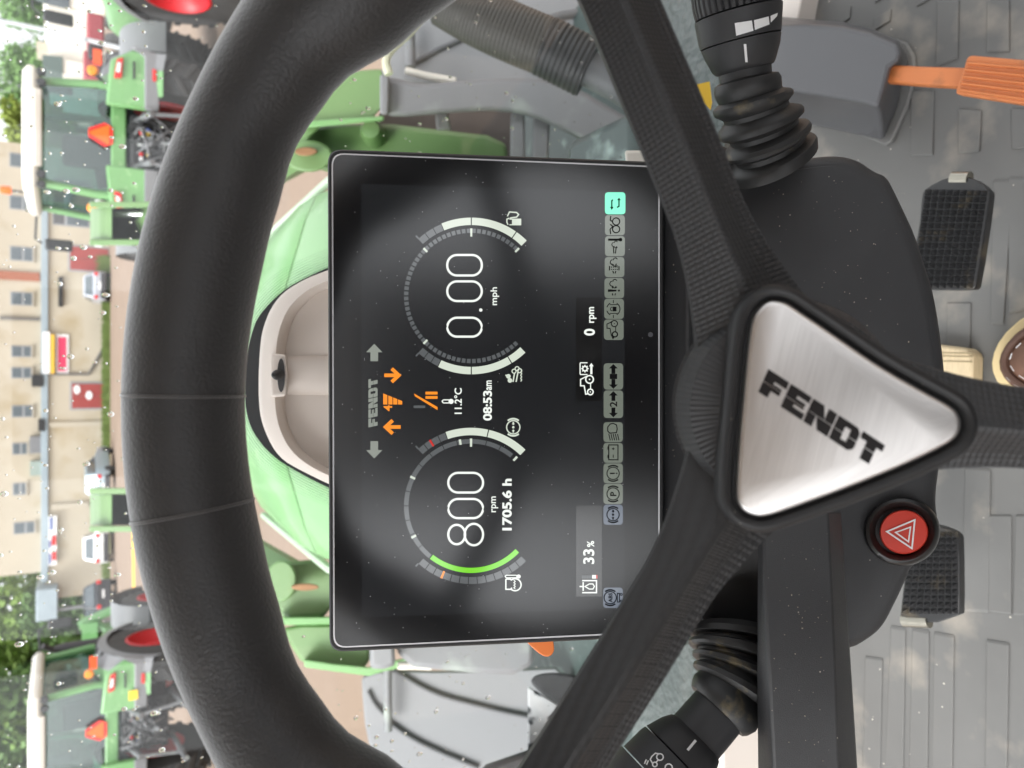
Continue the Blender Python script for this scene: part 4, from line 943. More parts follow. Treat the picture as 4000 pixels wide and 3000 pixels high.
# ================================================================== OWN TRACTOR, OUTSIDE THE GLASS
hood = thing('tractor_hood', 'light green tractor bonnet stretching forward behind the wiper cover', 'bonnet', (0, 2.2, 1.2))
def hood_sec(y, hw, he, hc):
    return [Vector((.02 + x * hw, y, h)) for x, h in ((-1.0, 1.25), (-1.0, he - .10), (-.985, he - .035), (-.93, he), (-.80, he + (hc - he) * .30), (-.45, he + (hc - he) * .85), (0, hc), (.45, he + (hc - he) * .85), (.80, he + (hc - he) * .30), (.93, he), (.985, he - .035), (1.0, he - .10), (1.0, 1.25))]
def open_loft(secs):
    mb = MB(); n = len(secs[0])
    mb.add([p for s_ in secs for p in s_], [[j * n + i, j * n + i + 1, (j + 1) * n + i + 1, (j + 1) * n + i] for j in range(len(secs) - 1) for i in range(n - 1)])
    mb.poly(secs[-1]); return mb
build(open_loft([hood_sec(y, a, b, c) for y, a, b, c in ((1.25, .31, 1.925, 2.0), (1.38, .35, 1.93, 2.01), (1.50, .405, 1.935, 2.015), (1.60, .415, 1.935, 2.01))]), 'rear_panel', M_GREEN, hood, smooth=50)
build(open_loft([hood_sec(y, a, b, c) for y, a, b, c in ((1.603, .414, 1.936, 2.011), (1.625, .412, 1.945, 2.022), (1.68, .41, 1.95, 2.03), (2.2, .40, 1.92, 2.01), (2.8, .37, 1.85, 1.94), (3.3, .33, 1.74, 1.84), (3.55, .28, 1.60, 1.70))]), 'front_panel', M_GREEN, hood, smooth=50)
for sx in (-1, 1):
    build(MB().tube([(.02 + sx * .415, 1.46, 1.90), (.02 + sx * .425, 1.6, 1.905), (.02 + sx * .415, 2.3, 1.89)], .010, 8), 'edge_highlight', mat('highlight_pale', (.40, .50, .38), .35, var=.05), hood)  # pale tubes drawing the highlight along the bonnet edges

def slab(pts, z, dz, name, m_, parent, bevel=.006, sm=1):
    q_ = smooth_closed(pts, sm) if sm else pts
    return build(MB().loft([[P(x, y, z) for x, y in q_], [P(x, y, z + dz) for x, y in q_]]), name, m_, parent, bevel=bevel, seg=2)
# right loader bracket
lb = thing('loader_bracket', 'green loader bracket and curved grey console on the exhaust hose side', 'loader bracket', P(1700, 480, 2.0), 'front loader brackets')
slab([(1150, 640), (1180, 520), (1330, 284), (1420, 274), (1510, 268), (1500, 455), (1330, 470), (1230, 500)], 1.92, .05, 'arm_root', M_GREEN2, lb, .01)
slab([(1190, 474), (1350, 462), (1500, 452), (1500, 472), (1350, 486), (1190, 500)], 1.88, .06, 'flange', mat('loader_green_lit', (.15, .32, .11), .4, var=.1), lb, .004, 0)  # lighter copy of the loader green: the lit facets are in the colour
slab([(1150, 500), (1480, 478), (1700, 506), (1970, 536), (1990, 640), (1600, 680), (1300, 680), (1190, 640)], 1.98, .05, 'side_plate', M_GREEN2, lb, .01)
build(MB().loft([[P(1205 + 95 * cos(t), 610 + 62 * sin(t), z) for t in [2 * pi * i / 28 for i in range(28)]] for z in (1.90, 1.98)]), 'pivot_boss', M_GREEN2, lb, bevel=.006)
build(MB().loft([[P(1195 + 45 * cos(t), 592 + 17 * sin(t), z) for t in [2 * pi * i / 20 for i in range(20)]] for z in (1.84, 1.92)]), 'pivot_pin', mat('rusty_pin', (.25, .13, .06), .6, .4, var=.3, vscale=20), lb, bevel=.004)
build(MB().lathe(P(1452, 512, 1.93), -AF, [(.030, -.05), (.030, 0), (.022, .014), (.01, .016)], 20), 'bolt_head', M_GREEN2, lb)
slab([(1487, 292), (1525, 300), (1640, 330), (1760, 318), (1950, 305), (2130, 306), (2260, 345), (2400, 430), (2560, 520), (2760, 640), (2760, 760), (2480, 640), (2330, 580), (2200, 510), (2080, 455), (1950, 432), (1820, 436), (1700, 446), (1560, 458), (1487, 446)], 1.72, .12, 'console_beam', M_GREYD, lb, .012)
slab([(1484, 290), (1522, 296), (1518, 450), (1484, 446)], 1.69, .05, 'end_cap', M_GREY, lb, .006, 0)
slab([(1995, 440), (2050, 440), (2052, 680), (1992, 680)], 1.75, .06, 'leg', M_GREYD, lb, .006, 0)
slab([(2085, 440), (2150, 450), (2140, 680), (2075, 680)], 1.75, .06, 'leg', M_GREYD, lb, .006, 0)
slab([(1700, 440), (1750, 440), (1765, 510), (1705, 510)], 1.8, .05, 'lug', M_GREYD, lb, .006, 0)
slab([(1480, 440), (2020, 420), (2020, 620), (1480, 560)], 2.08, .03, 'back_plate', mat('brown_plate', (.06, .045, .04), .7, var=.2), lb, .004, 0)
build(MB().tube([P(1585, 276, 1.80), P(1660, 296, 1.80), P(1780, 318, 1.80)], .009, 8), 'edge_glint', M_CREAM, lb)  # bright reflection on the glossy edge, modelled as a thin cream tube
# left loader bracket
lb2 = thing('loader_bracket', 'green loader bracket with grey block on the orange lever side', 'loader bracket', P(1500, 2550, 2.0), 'front loader brackets')
slab([(1040, 2200), (1300, 2180), (1310, 2420), (1085, 2430)], 1.96, .05, 'side_plate', M_GREEN2, lb2, .01)
slab([(1080, 2412), (1310, 2408), (1312, 2440), (1092, 2442)], 1.90, .06, 'flange', MATS['loader_green_lit'], lb2, .004, 0)
slab([(1095, 2438), (1440, 2435), (1450, 2625), (1300, 2618), (1190, 2604), (1120, 2500)], 1.93, .05, 'arm_root', M_GREEN2, lb2, .01)
slab([(1185, 2575), (1300, 2592), (1440, 2606), (1500, 2588), (1576, 2572), (1660, 2590), (1576, 2606), (1500, 2622), (1440, 2640), (1300, 2622), (1190, 2606)], 1.88, .05, 'lower_flange', MATS['loader_green_lit'], lb2, .004, 0)  # light-catching facet, its brightness given by the lighter green
build(MB().loft([[P(1100 + 60 * cos(t), 2268 + 80 * sin(t), z) for t in [2 * pi * i / 28 for i in range(28)]] for z in (1.90, 1.98)]), 'pivot_boss', M_GREEN2, lb2, bevel=.006)
build(MB().loft([[P(1192 + 55 * cos(t), 2293 + 14 * sin(t), z) for t in [2 * pi * i / 20 for i in range(20)]] for z in (1.84, 1.92)]), 'pivot_pin', MATS['rusty_pin'], lb2, bevel=.004)
slab([(1440, 2420), (1538, 2420), (1545, 2600), (1500, 2614), (1446, 2612)], 1.74, .1, 'grey_block', M_GREY, lb2, .01, 0)
slab([(1530, 2420), (1900, 2420), (2090, 2460), (2080, 2640), (1780, 2622), (1560, 2600)], 1.80, .08, 'console_beam', M_GREYD, lb2, .012)
build(MB().tube([P(1555, 2600, 1.85), P(1620, 2598, 1.85), P(1685, 2602, 1.85)], .010, 8), 'edge_glint', M_CREAM, lb2)  # white highlight on this edge, likewise put in as a cream tube
# loader arms climbing forward to the knees seen over the wheel rim
for cy, lab, dz in ((873, 'green loader arm knee standing before the red double door and grey doorway', 0), (1992, 'green loader arm knee standing between the silver car and the white car', 1)):
    e = thing('loader_knee', lab, 'front loader', P(620, cy, 3.0), 'front loader arms')
    hw = 74; py0, py1 = cy - hw, cy + hw
    zz = 3.0
    for a in (py0, py1):
        q_ = [P(352, a, zz), P(349, a, zz + .34), P(640, a, zz + .34), P(640, a, zz)]
        build(MB().prism([p - AX * .012 for p in q_], AX * .024), 'side_plate', M_GREEN2, e, bevel=.004)
    A_ = [(352, .34), (356, .24), (368, .14), (392, .06), (436, .02)]
    top = [[P(px, py0 + 14, zz + d), P(px, py1 - 14, zz + d)] for px, d in A_]
    mb = MB()
    for (a, b), (c, d) in zip(top, top[1:]): mb.prism([a, b, d, c], (0, .012, -.004))
    build(mb, 'top_plate', M_GREEN2, e, smooth=60)
    build(MB().prism([P(440, py0 + 14, zz + .26), P(440, py1 - 14, zz + .26), P(640, py1 - 14, zz + .26), P(640, py0 + 14, zz + .26)], (0, .02, 0)), 'inner_web', M_DARK, e)
    build(MB().tube([P(388, py0 - 16, zz + .1), P(388, py0 - 2, zz + .1)], .016, 10), 'pin', M_WHITE, e)
    build(MB().tube([P(388, py1 + 2, zz + .1), P(388, py1 + 16, zz + .1)], .016, 10), 'pin', M_WHITE, e)
    if dz == 0: build(MB().tube([P(452, cy - 36, zz + .1), P(600, cy - 36, zz + .1)], .013, 10), 'ram_rod', mat('chrome_rod', (.7, .7, .72), .25, .8, var=.05), e)
    s_ = 1 if cy < 1500 else -1
    build(MB().tube([P(600, cy, zz + .2), P(900, cy - s_ * 150, 2.5), P(1190, 545 if s_ > 0 else 2330, 2.03)], .075, 8), 'arm_beam', M_GREEN2, e)
# front fenders
ff = thing('front_fender', 'light grey front mudguard behind the corrugated hose', 'mudguard', P(1900, 150, 2.3), 'front mudguards')
fe1 = [(1488, 330), (1496, 240), (1560, 108), (1660, 40), (1800, -60), (2500, -60), (2500, 330), (2100, 345), (1700, 345)]
fs1 = slab(fe1, 2.25, .06, 'shell', M_GREY, ff, .02)
M_CREASE = mat('crease_shade', (.10, .102, .108), .6)  # darker grey tubes draw the shade in the mudguard creases
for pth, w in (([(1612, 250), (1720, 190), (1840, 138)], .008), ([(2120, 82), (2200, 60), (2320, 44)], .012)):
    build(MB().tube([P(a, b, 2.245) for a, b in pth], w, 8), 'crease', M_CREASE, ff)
build(MB().tube([P(1600, 120, 2.20), P(1604, 262, 2.20)], .016, 10), 'stay_rod', M_GREYD, ff)
ff2 = thing('front_fender', 'light grey front mudguard with dark stay rod and curved creases', 'mudguard', P(1750, 2800, 2.2), 'front mudguards')
fe2 = [(1411, 2660), (1418, 2638), (1500, 2615), (1784, 2622), (2300, 2600), (2300, 3100), (1500, 3100), (1430, 2880)]
slab(fe2, 2.18, .06, 'shell', M_GREY, ff2, .02)
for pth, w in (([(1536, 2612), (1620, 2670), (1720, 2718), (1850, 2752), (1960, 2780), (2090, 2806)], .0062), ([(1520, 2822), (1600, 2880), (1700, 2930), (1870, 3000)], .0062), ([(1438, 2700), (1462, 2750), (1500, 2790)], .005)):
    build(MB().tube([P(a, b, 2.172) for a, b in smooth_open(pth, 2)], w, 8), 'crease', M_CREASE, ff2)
build(MB().tube([P(1514, 2600, 2.13), P(1516, 2854, 2.13)], .0125, 10), 'stay_rod', M_GREYD, ff2)
tag(build(MB().tube([P(a, b, 1.45) for a, b in smooth_open([(1720, -60), (1668, 30), (1610, 120), (1540, 180), (1512, 215), (1506, 250), (1520, 290)], 2)], .0085, 8), 'cream_cable', mat('cable_cream', (.66, .66, .48), .4, var=.06), None), 'cream cable curving down beside the corrugated hose', 'cable')
# corrugated hose
ho = thing('corrugated_hose', 'grey-brown corrugated hose slanting past the windscreen', 'hose', P(2280, 240, 1.3))
a = P(1740, -10, 1.30); b = P(2130, 182, 1.30); r0 = 218 * 1.3 / FPX / 2; path = []; rad = []
for i in range(181):
    t = i / 180; path.append(a + (b - a) * t + AU * (.012 * sin(pi * t))); rad.append(r0 * (1 + .012 * sin(t * 2 * pi * 30)))
build(MB().tube(path, rad, 28), 'hose', mat('hose_grey', (.075, .070, .062), .5, var=.25, vscale=12), ho, smooth=60)
a2 = P(2300, 268, 1.30); path = []; rad = []
for i in range(61):
    t = i / 60; path.append(b + (a2 - b) * t); rad.append(r0 * (1.02 + .018 * sin(t * 2 * pi * 9)))
build(MB().tube(path, rad, 28), 'cuff', mat('cuff_black', (.03, .031, .032), .45, var=.2), ho, smooth=60)
build(MB().tube([P(2300, 268, 1.30), P(2420, 330, 1.30), P(2560, 420, 1.30)], r0 * .62, 20), 'stub_pipe', M_GREYD, ho, smooth=60)
# lamp box low on the left
lm = thing('work_lamp', 'dark lamp box with white front face beside the left spoke', 'lamp', P(2150, 2780, 1.3))
slab([(2066, 2660), (2100, 2632), (2180, 2625), (2300, 2650), (2330, 2800), (2190, 2756), (2110, 2708)], 1.20, .02, 'cap', M_DARK, lm, .004)
slab([(2062, 2680), (2190, 2756), (2300, 2800), (2300, 3000), (2062, 3000)], 1.215, .14, 'front_face', mat('lamp_white', (.62, .63, .64), .35, var=.1, vscale=20, dirt=('303438', 26, .60, .66)), lm, .004, 0)
tag(build(MB().loft([[P(x, y, z) for x, y in ((1840, 3040), (1900, 2985), (2060, 2930), (2200, 2960), (2200, 3100))] for z in (1.15, 1.25)]), 'dark_bracket', M_DARK, None, bevel=.01), 'dark bracket edge in front of the left mudguard', 'bracket')
# dark underside of the tractor seen through the low glass on both sides
M_SIDE = mat('engine_side', (.045, .065, .062), .45, var=.35, vscale=9, dirt=('8fa39c', 14, .55, .72))
for sx, lab in ((1, 'dark grey-green engine side panel low behind the right spoke'), (-1, 'dark grey-green engine side panel low behind the left spoke')):
    e = thing('engine_side_panel', lab, 'engine panel', (sx * .5, 1.2, 1.2))
    build(MB().prism([(sx * .30, 1.08, 1.16), (sx * 1.15, 1.08, 1.10), (sx * 1.15, 2.4, 1.06), (sx * .44, 2.4, 1.12)], (0, 0, -.12)), 'panel', M_SIDE, e, bevel=.02)
    build(MB().box2((sx * .20, .82, 1.10), (sx * .40, 1.00, 1.70)), 'bulkhead', M_SIDE, e, bevel=.02)
    build(MB().prism([(sx * .30, .78, 1.58), (sx * 1.0, .78, 1.50), (sx * 1.0, 1.10, 1.45), (sx * .30, 1.10, 1.50)], (0, 0, -.06)), 'step', mat('wet_step', (.10, .12, .118), .35, var=.3, vscale=30, bump=1, bscale=60, bdist=.01), e, bevel=.01)

# ================================================================== PARKED TRACTORS
def make_wheel(par, c, r, w, rimr, side):
    c = Vector(c); ax = Vector((1, 0, 0)); t = MB()
    t.lathe(c - ax * w / 2, ax, [(rimr, .02), (r * .80, 0), (r * .93, .03), (r * .955, w * .3), (r * .955, w * .7), (r * .93, w - .03), (r * .80, w), (rimr, w - .02), (rimr * .97, w * .5)], 36, caps=False)
    for k in range(22):
        for s_ in (-1, 1):
            a0 = 2 * pi * (k + (.5 if s_ > 0 else 0)) / 22; pts = []
            for u, da in ((.02, 0), (.47, .16)):
                for q_, ww in ((a0 + da - .045, 0), (a0 + da + .045, 0)): pts.append(c + Vector((s_ * w * u, cos(q_) * r * .95, sin(q_) * r * .95)))
            out = [p + (p - c - ax * (p - c).dot(ax)).normalized() * r * .05 for p in pts]
            t.add([pts[0], pts[1], pts[3], pts[2], out[0], out[1], out[3], out[2]], [[4, 5, 6, 7], [0, 1, 5, 4], [1, 2, 6, 5], [2, 3, 7, 6], [3, 0, 4, 7]])
    wh = build(t, 'tyre', M_TYRE, par, smooth=35)
    d = side
    build(MB().lathe(c - ax * d * w * .5, ax * d, [(rimr, .0), (rimr, w * .98), (rimr * .93, w * 1.0), (rimr * .88, w * .86), (rimr * .55, w * .62), (rimr * .40, w * .70), (rimr * .28, w * .72), (.04, w * .72)], 28), 'wheel_rim', M_RED, par, smooth=40)
def tractor(ox, oy, yaw, label, exhaust=False, yellow=False, sparse=False):
    e = thing('parked_tractor', label, 'tractor', (ox, oy, 0), 'tractors parked in the yard')
    R3 = Matrix.Rotation(yaw, 3, 'Z'); O = Vector((ox, oy, 0))
    def B(mb, name, m_, parent=None, **k):
        mb.v = [tuple(O + R3 @ Vector(v)) for v in mb.v]
        return build(mb, name, m_, parent or e, **k)
    class Loc: pass
    # wheels are built straight (yaw stays small) and moved by the same transform
    for sx in (-1, 1):
        for (cc, r, w, rr) in (((sx * 1.02, 0, .98), .98, .56, .50), ((sx * .98, 2.85, .72), .72, .46, .36)):
            make_wheel(e, O + R3 @ Vector(cc), r, w, rr, sx)
    for sx in (-1, 1):
        # mudguard: green inner skin, grey outer lip, arched over the wheel
        A_ = [radians(q_) for q_ in range(20, 171, 10)]
        def gd(x, r): return [Vector((sx * x, -cos(pi - a_) * r * -1, .98 + sin(a_) * r)) for a_ in A_]
        i0 = [Vector((sx * .66, cos(a_) * 1.06, .98 + sin(a_) * 1.00)) for a_ in A_]; m0 = [Vector((sx * 1.04, cos(a_) * 1.08, .98 + sin(a_) * 1.0)) for a_ in A_]
        o0 = [Vector((sx * 1.30, cos(a_) * 1.08, .94 + sin(a_) * .98)) for a_ in A_]; lo = [Vector((sx * 1.33, cos(a_) * 1.04, .80 + sin(a_) * .98)) for a_ in A_]
        n = len(A_)
        def strip(a_, b_): return MB().add(a_ + b_, [[i, i + 1, n + i + 1, n + i] for i in range(n - 1)])
        fg = B(strip(i0, m0), 'mudguard', M_GREEN, smooth=50); 
        B(strip(m0, o0), 'mudguard_lip', M_GREY, smooth=50); B(strip(o0, lo), 'mudguard_lip', M_GREY, smooth=50)
        B(MB().prism([(sx * .44, -1.02, 1.24), (sx * 1.22, -1.02, 1.24), (sx * 1.30, -1.00, 1.55), (sx * 1.10, -.98, 1.84), (sx * .44, -.98, 1.90)], (0, .10, 0)), 'rear_panel', M_GREEN, bevel=.03, seg=2)
        B(MB().prism([(sx * .44, -1.03, 1.20), (sx * 1.30, -1.03, 1.20), (sx * 1.36, -1.0, 1.60), (sx * 1.28, -1.0, 1.50), (sx * 1.21, -1.03, 1.40), (sx * .44, -1.03, 1.40)], (0, .08, 0)), 'rear_lip', M_GREY, bevel=.02)
        tl = B(MB().prism([(sx * .82, -1.05, 1.80), (sx * 1.10, -1.05, 1.76), (sx * 1.14, -1.05, 1.68), (sx * .84, -1.05, 1.70)], (0, .05, 0)), 'tail_lamp', M_LAMPR, bevel=.01)
        B(MB().prism([(sx * .90, -1.06, 1.775), (sx * 1.04, -1.06, 1.755), (sx * 1.05, -1.06, 1.715), (sx * .91, -1.06, 1.725)], (0, .02, 0)), 'lens', M_WHITE, tl)
        B(MB().box((sx * .96, -1.05, 1.27), .17, .02, .05), 'reflector', M_LAMPR)
        B(MB().box((sx * .98, -1.045, 1.54), .26, .008, .035), 'type_plate', M_DARK)
        B(MB().lathe((sx * 1.02, -.60, 2.06), (0, -1, 0), [(.07, -.06), (.075, 0), (.05, .03)], 16), 'indicator', M_AMBER)
        B(MB().tube([(sx * .86, -.55, 1.90), (sx * 1.02, -.56, 2.05)], .03, 8), 'indicator_stalk', M_DARK)
        if sx > 0: B(MB().box((sx * 1.22, -.62, 2.0), .22, .03, .11), 'marker_board', mat('marker_orange', (.95, .10, .02), .5, var=.03))
        if yellow and sx > 0: B(MB().box((sx * .70, -1.045, 1.42), .16, .02, .14), 'warning_label', mat('label_yellow', (.85, .62, .03), .5, var=.05))
    # cab
    for x0, x1, y in ((.80, .72, -.62), (.82, .74, 1.25)):
        for sx in (-1, 1):
            B(MB().tube([(sx * x0, y, 1.70), (sx * (x0 + .02), y, 2.0), (sx * x1, y + .04, 2.75)], .06, 8), 'cab_post', M_GREEN, smooth=60)
    B(MB().prism([(-.80, -.70, 1.62), (.80, -.70, 1.62), (.80, -.70, 1.80), (.72, -.70, 1.82), (-.72, -.70, 1.82), (-.80, -.70, 1.80)], (0, .10, 0)), 'rear_sill', M_GREEN, bevel=.02)
    B(MB().prism([(-.76, -.63, 1.82), (.76, -.63, 1.82), (.70, -.59, 2.74), (-.70, -.59, 2.74)], (0, .01, 0)), 'rear_window', M_CABGL, smooth=0)
    for sx in (-1, 1): B(MB().prism([(sx * .80, -.56, 1.75), (sx * .80, 1.2, 1.70), (sx * .72, 1.2, 2.74), (sx * .72, -.55, 2.74)], (.01, 0, 0)), 'side_window', M_CABGL, smooth=0)
    B(MB().prism([(-.72, 1.30, 1.7), (.72, 1.30, 1.7), (.70, 1.26, 2.74), (-.70, 1.26, 2.74)], (0, .01, 0)), 'front_window', M_CABGL, smooth=0)
    B(MB().box((0, .25, 2.10), .5, .14, .7), 'seat_back', M_DARK, bevel=.05); B(MB().box((0, .45, 1.75), .5, .5, .12), 'seat', M_DARK, bevel=.04)
    B(MB().box((.45, .55, 1.85), .16, .6, .35), 'arm_console', M_DARK, bevel=.04)
    B(MB().tube([(.15, 1.0, 1.7), (.15, .75, 2.05)], .04, 8), 'steering_column', M_DARK)
    rf = B(MB().loft([[Vector((x * k, y0 + (y1 - y0) * t, z)) for x, t in ((-.86, 0), (.86, 0), (.90, .12), (.90, .9), (.8, 1), (-.8, 1), (-.90, .9), (-.90, .12))] for k, y0, y1, z in ((.95, -.76, 1.46, 2.74), (1.0, -.80, 1.50, 2.79), (1.0, -.80, 1.50, 2.86), (.93, -.70, 1.42, 2.93), (.6, -.4, 1.1, 2.95))]), 'roof', M_CREAM, smooth=50, bevel=.01)
    B(MB().box((0, -.80, 2.74), 1.1, .06, .10), 'roof_panel', mat('roof_beige', (.50, .46, .41), .6, var=.05), rf, bevel=.02)
    for sx in (-1, 1):
        for k in (0, 1): B(MB().lathe((sx * (.80 - .15 * k), -.78, 2.70), (0, -1, 0), [(.055, -.05), (.06, .02), (.05, .05)], 14), 'work_light', M_DARK, rf)
    B(MB().tube([(-.84, -.3, 2.88), (-.84, -.3, 3.10)], .016, 8), 'beacon_stem', M_DARK)
    B(MB().lathe((-.84, -.3, 3.08), (0, 0, 1), [(.055, 0), (.06, .02), (.055, .12), (.03, .145)], 16), 'beacon', M_AMBER if yellow else mat('beacon_orange', (.9, .14, .01), .3, var=.05))
    for sx in (-1, 1):
        B(MB().tube([(sx * .85, 1.40, 2.82), (sx * 1.25, 1.45, 2.84), (sx * 1.32, 1.45, 2.74)], .018, 8), 'mirror_arm', M_DARK)
        B(MB().box((sx * 1.33, 1.45, 2.50), .20, .06, .40), 'mirror', M_DARK, bevel=.03)
    # warning triangle
    tr = [(-.235, 1.80), (.235, 1.80), (0, 2.22)]
    tri_ = B(MB().prism([(x + .06, -.705, z) for x, z in smooth_closed(tr, 1)], (0, -.015, 0)), 'warning_triangle', mat('triangle_red', (.85, .02, .015), .5, var=.03), smooth=0)
    B(MB().prism([(x * .66 + .06, -.722, 1.935 + (z - 1.935) * .66) for x, z in tr], (0, -.004, 0)), 'triangle_field', mat('triangle_orange', (1.0, .14, .01), .5, var=.03), tri_, smooth=0)
    # rear linkage and body
    B(MB().box((0, -.25, 1.20), .9, .9, .75), 'transmission', M_DARK, bevel=.05)
    for sx in (-1, 1):
        B(MB().tube([(sx * .33, -.5, 1.55), (sx * .36, -1.15, 1.30)], .045, 8), 'lift_arm', M_GREYD); B(MB().tube([(sx * .40, -.4, .75), (sx * .46, -1.35, .62)], .05, 8), 'lower_link', M_GREYD)
        B(MB().tube([(sx * .36, -1.10, 1.30), (sx * .44, -1.10, .68)], .03, 8), 'lift_rod', M_GREYD)
        for k in range(4): B(MB().lathe((sx * (.16 + .07 * (k % 2)), -.72, 1.42 - .10 * (k // 2)), (0, -1, 0), [(.028, 0), (.03, .05), (.02, .06)], 10), 'coupler', (M_LAMPR, M_WHITE, mat('cap_yellow', (.8, .55, .05), .5), mat('cap_blue', (.05, .12, .5), .5))[k])
    B(MB().tube([(.0, -.6, 1.55), (0, -1.0, 1.0)], .04, 8), 'top_link', M_GREYD)
    rh = random.Random(int(oy * 10)); hb_ = MB(); hc_ = MB()
    for k in range(26):
        x0_ = rh.uniform(-.40, .40); z0_ = rh.uniform(1.2, 1.62); x1_ = rh.uniform(-.42, .42); z1_ = rh.uniform(.75, 1.35); mm = hb_ if k % 3 else hc_
        mm.tube([(x0_, -.70, z0_), (x0_ + rh.uniform(-.1, .1), -.90, z0_ - .05), ((x0_ + x1_) / 2, -.95 + rh.uniform(-.1, .1), (z0_ + z1_) / 2 - .05), (x1_, -.85, z1_), (x1_, -.70, z1_ + .05)], rh.uniform(.010, .022), 6)
    stuff(B(hb_, 'hoses', M_DARK, smooth=60)); stuff(B(hc_, 'steel_pipes', M_GREYD, smooth=60))
    B(MB().box((0, 2.4, 1.05), .7, 3.0, .7), 'chassis', M_DARK, bevel=.04)
    B(open_loft([[Vector((x * hw, y, 1.2 if i in (0, 6) else z)) for i, (x, z) in enumerate(((-1, 0), (-1, hz - .12), (-.8, hz), (0, hz + .06), (.8, hz), (1, hz - .12), (1, 0)))] for y, hw, hz in ((1.35, .46, 1.92), (2.4, .45, 1.88), (3.6, .40, 1.70), (4.1, .34, 1.45))]), 'bonnet', M_GREEN, smooth=50)
    for sx in (-1, 1):
        A2 = [radians(q_) for q_ in range(10, 171, 16)]; i0 = [Vector((sx * .70, 2.85 + cos(a_) * .80, .76 + sin(a_) * .82)) for a_ in A2]; o0 = [Vector((sx * 1.24, 2.85 + cos(a_) * .80, .76 + sin(a_) * .82)) for a_ in A2]; n2 = len(A2)
        B(MB().add(i0 + o0, [[i, i + 1, n2 + i + 1, n2 + i] for i in range(n2 - 1)]), 'front_mudguard', M_GREY, smooth=50)
    if exhaust:
        B(MB().tube([(.80, 1.55, 1.5), (.80, 1.55, 2.45), (.80, 1.58, 2.62), (.92, 1.5, 2.78)], [.10, .10, .06, .05], 14), 'exhaust_stack', mat('stack_dark', (.05, .045, .05), .5, var=.2), smooth=50)
    return e
tractor(3.66, 13.3, radians(-1), 'green tractor with cream roof and orange triangle, grey doorway of the long building behind it')
tractor(-5.95, 15.2, radians(-2), 'green tractor with exhaust stack and yellow label, orange triangle before the leafy trees', True, True)
tractor(7.10, 12.2, radians(2), 'green tractor mostly out of view, its red wheel beside the white building')

# ================================================================== LONG BUILDING
BY = 55.0
def bx_(py): return at_y(250, py, BY).x
def bz_(px, py=1500): return at_y(px, py, BY).z
bld = thing('long_building', 'long cream rendered two-storey building with grey windows and red doors', 'building', (0, BY, 0))
M_RENDER = mat('cream_render', (.46, .405, .32), .9, var=.10, vscale=.5, dirt=('9b8a68', .45, .55, .85), bump=.2, bscale=8, bdist=.02)
XR, XL = bx_(585), bx_(2225)
build(MB().box2((XL, BY, bz_(176)), (XR, BY + 10, 7.4)), 'upper_wall', M_RENDER, bld, smooth=0)
build(MB().box2((bx_(2330), BY - .25, 0), (XR, BY + 10, bz_(178))), 'lower_wall', M_RENDER, bld, smooth=0)
build(MB().prism([(XL - .4, BY - .5, 7.4), (XR + .4, BY - .5, 7.4), (XR + .4, BY + 5, 9.5), (XL - .4, BY + 5, 9.5)], (0, 0, .2)), 'roof', mat('roof_slate', (.14, .13, .13), .8), bld, smooth=0)
M_LEAD = mat('blue_grey_lead', (.30, .36, .40), .6, var=.15, vscale=1)
build(MB().box2((bx_(2260), BY - .42, bz_(188)), (bx_(830), BY - .02, bz_(161))), 'ledge_flashing', M_LEAD, bld, bevel=.02)
M_FRAMEG = mat('window_grey', (.30, .31, .32), .5); M_PANE = mat('window_pane', (.11, .13, .145), .08, var=.2, vscale=2); M_SILL = mat('sill_stone', (.45, .40, .32), .8)
for y0, y1, xa, xb in ((623, 677, 36, 128), (784, 838, 36, 130), (977, 1032, 38, 130), (1150, 1201, 40, 128), (1354, 1398, 43, 124), (1436, 1479, 43, 124), (1581, 1627, 45, 128), (1724, 1769, 47, 108), (1876, 1923, 49, 103), (2026, 2071, 52, 137)):
    w = MB().box2((bx_(y1), BY - .03, bz_(xb)), (bx_(y0), BY + .05, bz_(xa))); wo_ = build(w, 'window', M_FRAMEG, bld, bevel=.01)
    xm = xa + (xb - xa) * .57; x0, x1 = bx_(y1) + .06, bx_(y0) - .06
    build(MB().box2((x0, BY - .045, bz_(xm - 5)), (x1, BY - .025, bz_(xa + 5))), 'pane', M_PANE, wo_, smooth=0)
    build(MB().box2((x0, BY - .045, bz_(xb - 5)), (x1, BY - .025, bz_(xm + 4))), 'pane', M_PANE, wo_, smooth=0)
    build(MB().box2((x0 - .12, BY - .12, bz_(xb + 5)), (x1 + .12, BY - .02, bz_(xb))), 'sill', M_SILL, bld)
FY = BY - .25
M_DOORR = mat('door_red', (.30, .055, .05), .6, var=.15, vscale=2)
for y0, y1, xa, xb in ((955, 1060, 265, 400), (1492, 1602, 272, 392)):
    fr = build(MB().box2((bx_(y1), FY - .05, 0), (bx_(y0), FY + .02, bz_(xa))), 'door_frame', M_FRAMEG, bld)
    mid_ = (bx_(y0) + bx_(y1)) / 2
    for a, b in ((bx_(y1) + .12, mid_ - .01), (mid_ + .01, bx_(y0) - .12)): build(MB().box2((a, FY - .09, .05), (b, FY - .045, bz_(xa + 9))), 'door', M_DOORR, fr, bevel=.01)
for cx, cy in ((300, 1522), (347, 1545)):
    c = Vector((bx_(cy), FY - .10, bz_(cx))); build(MB().loft([[c + Vector((.28 * cos(t), d, .18 * sin(t))) for t in [2 * pi * i / 16 for i in range(16)]] for d in (0, -.02)]), 'notice', M_WHITE, bld, smooth=0)
gd_ = build(MB().box2((bx_(885), FY - .06, bz_(350)), (bx_(700), FY + .02, bz_(205))), 'shop_window', M_FRAMEG, bld)
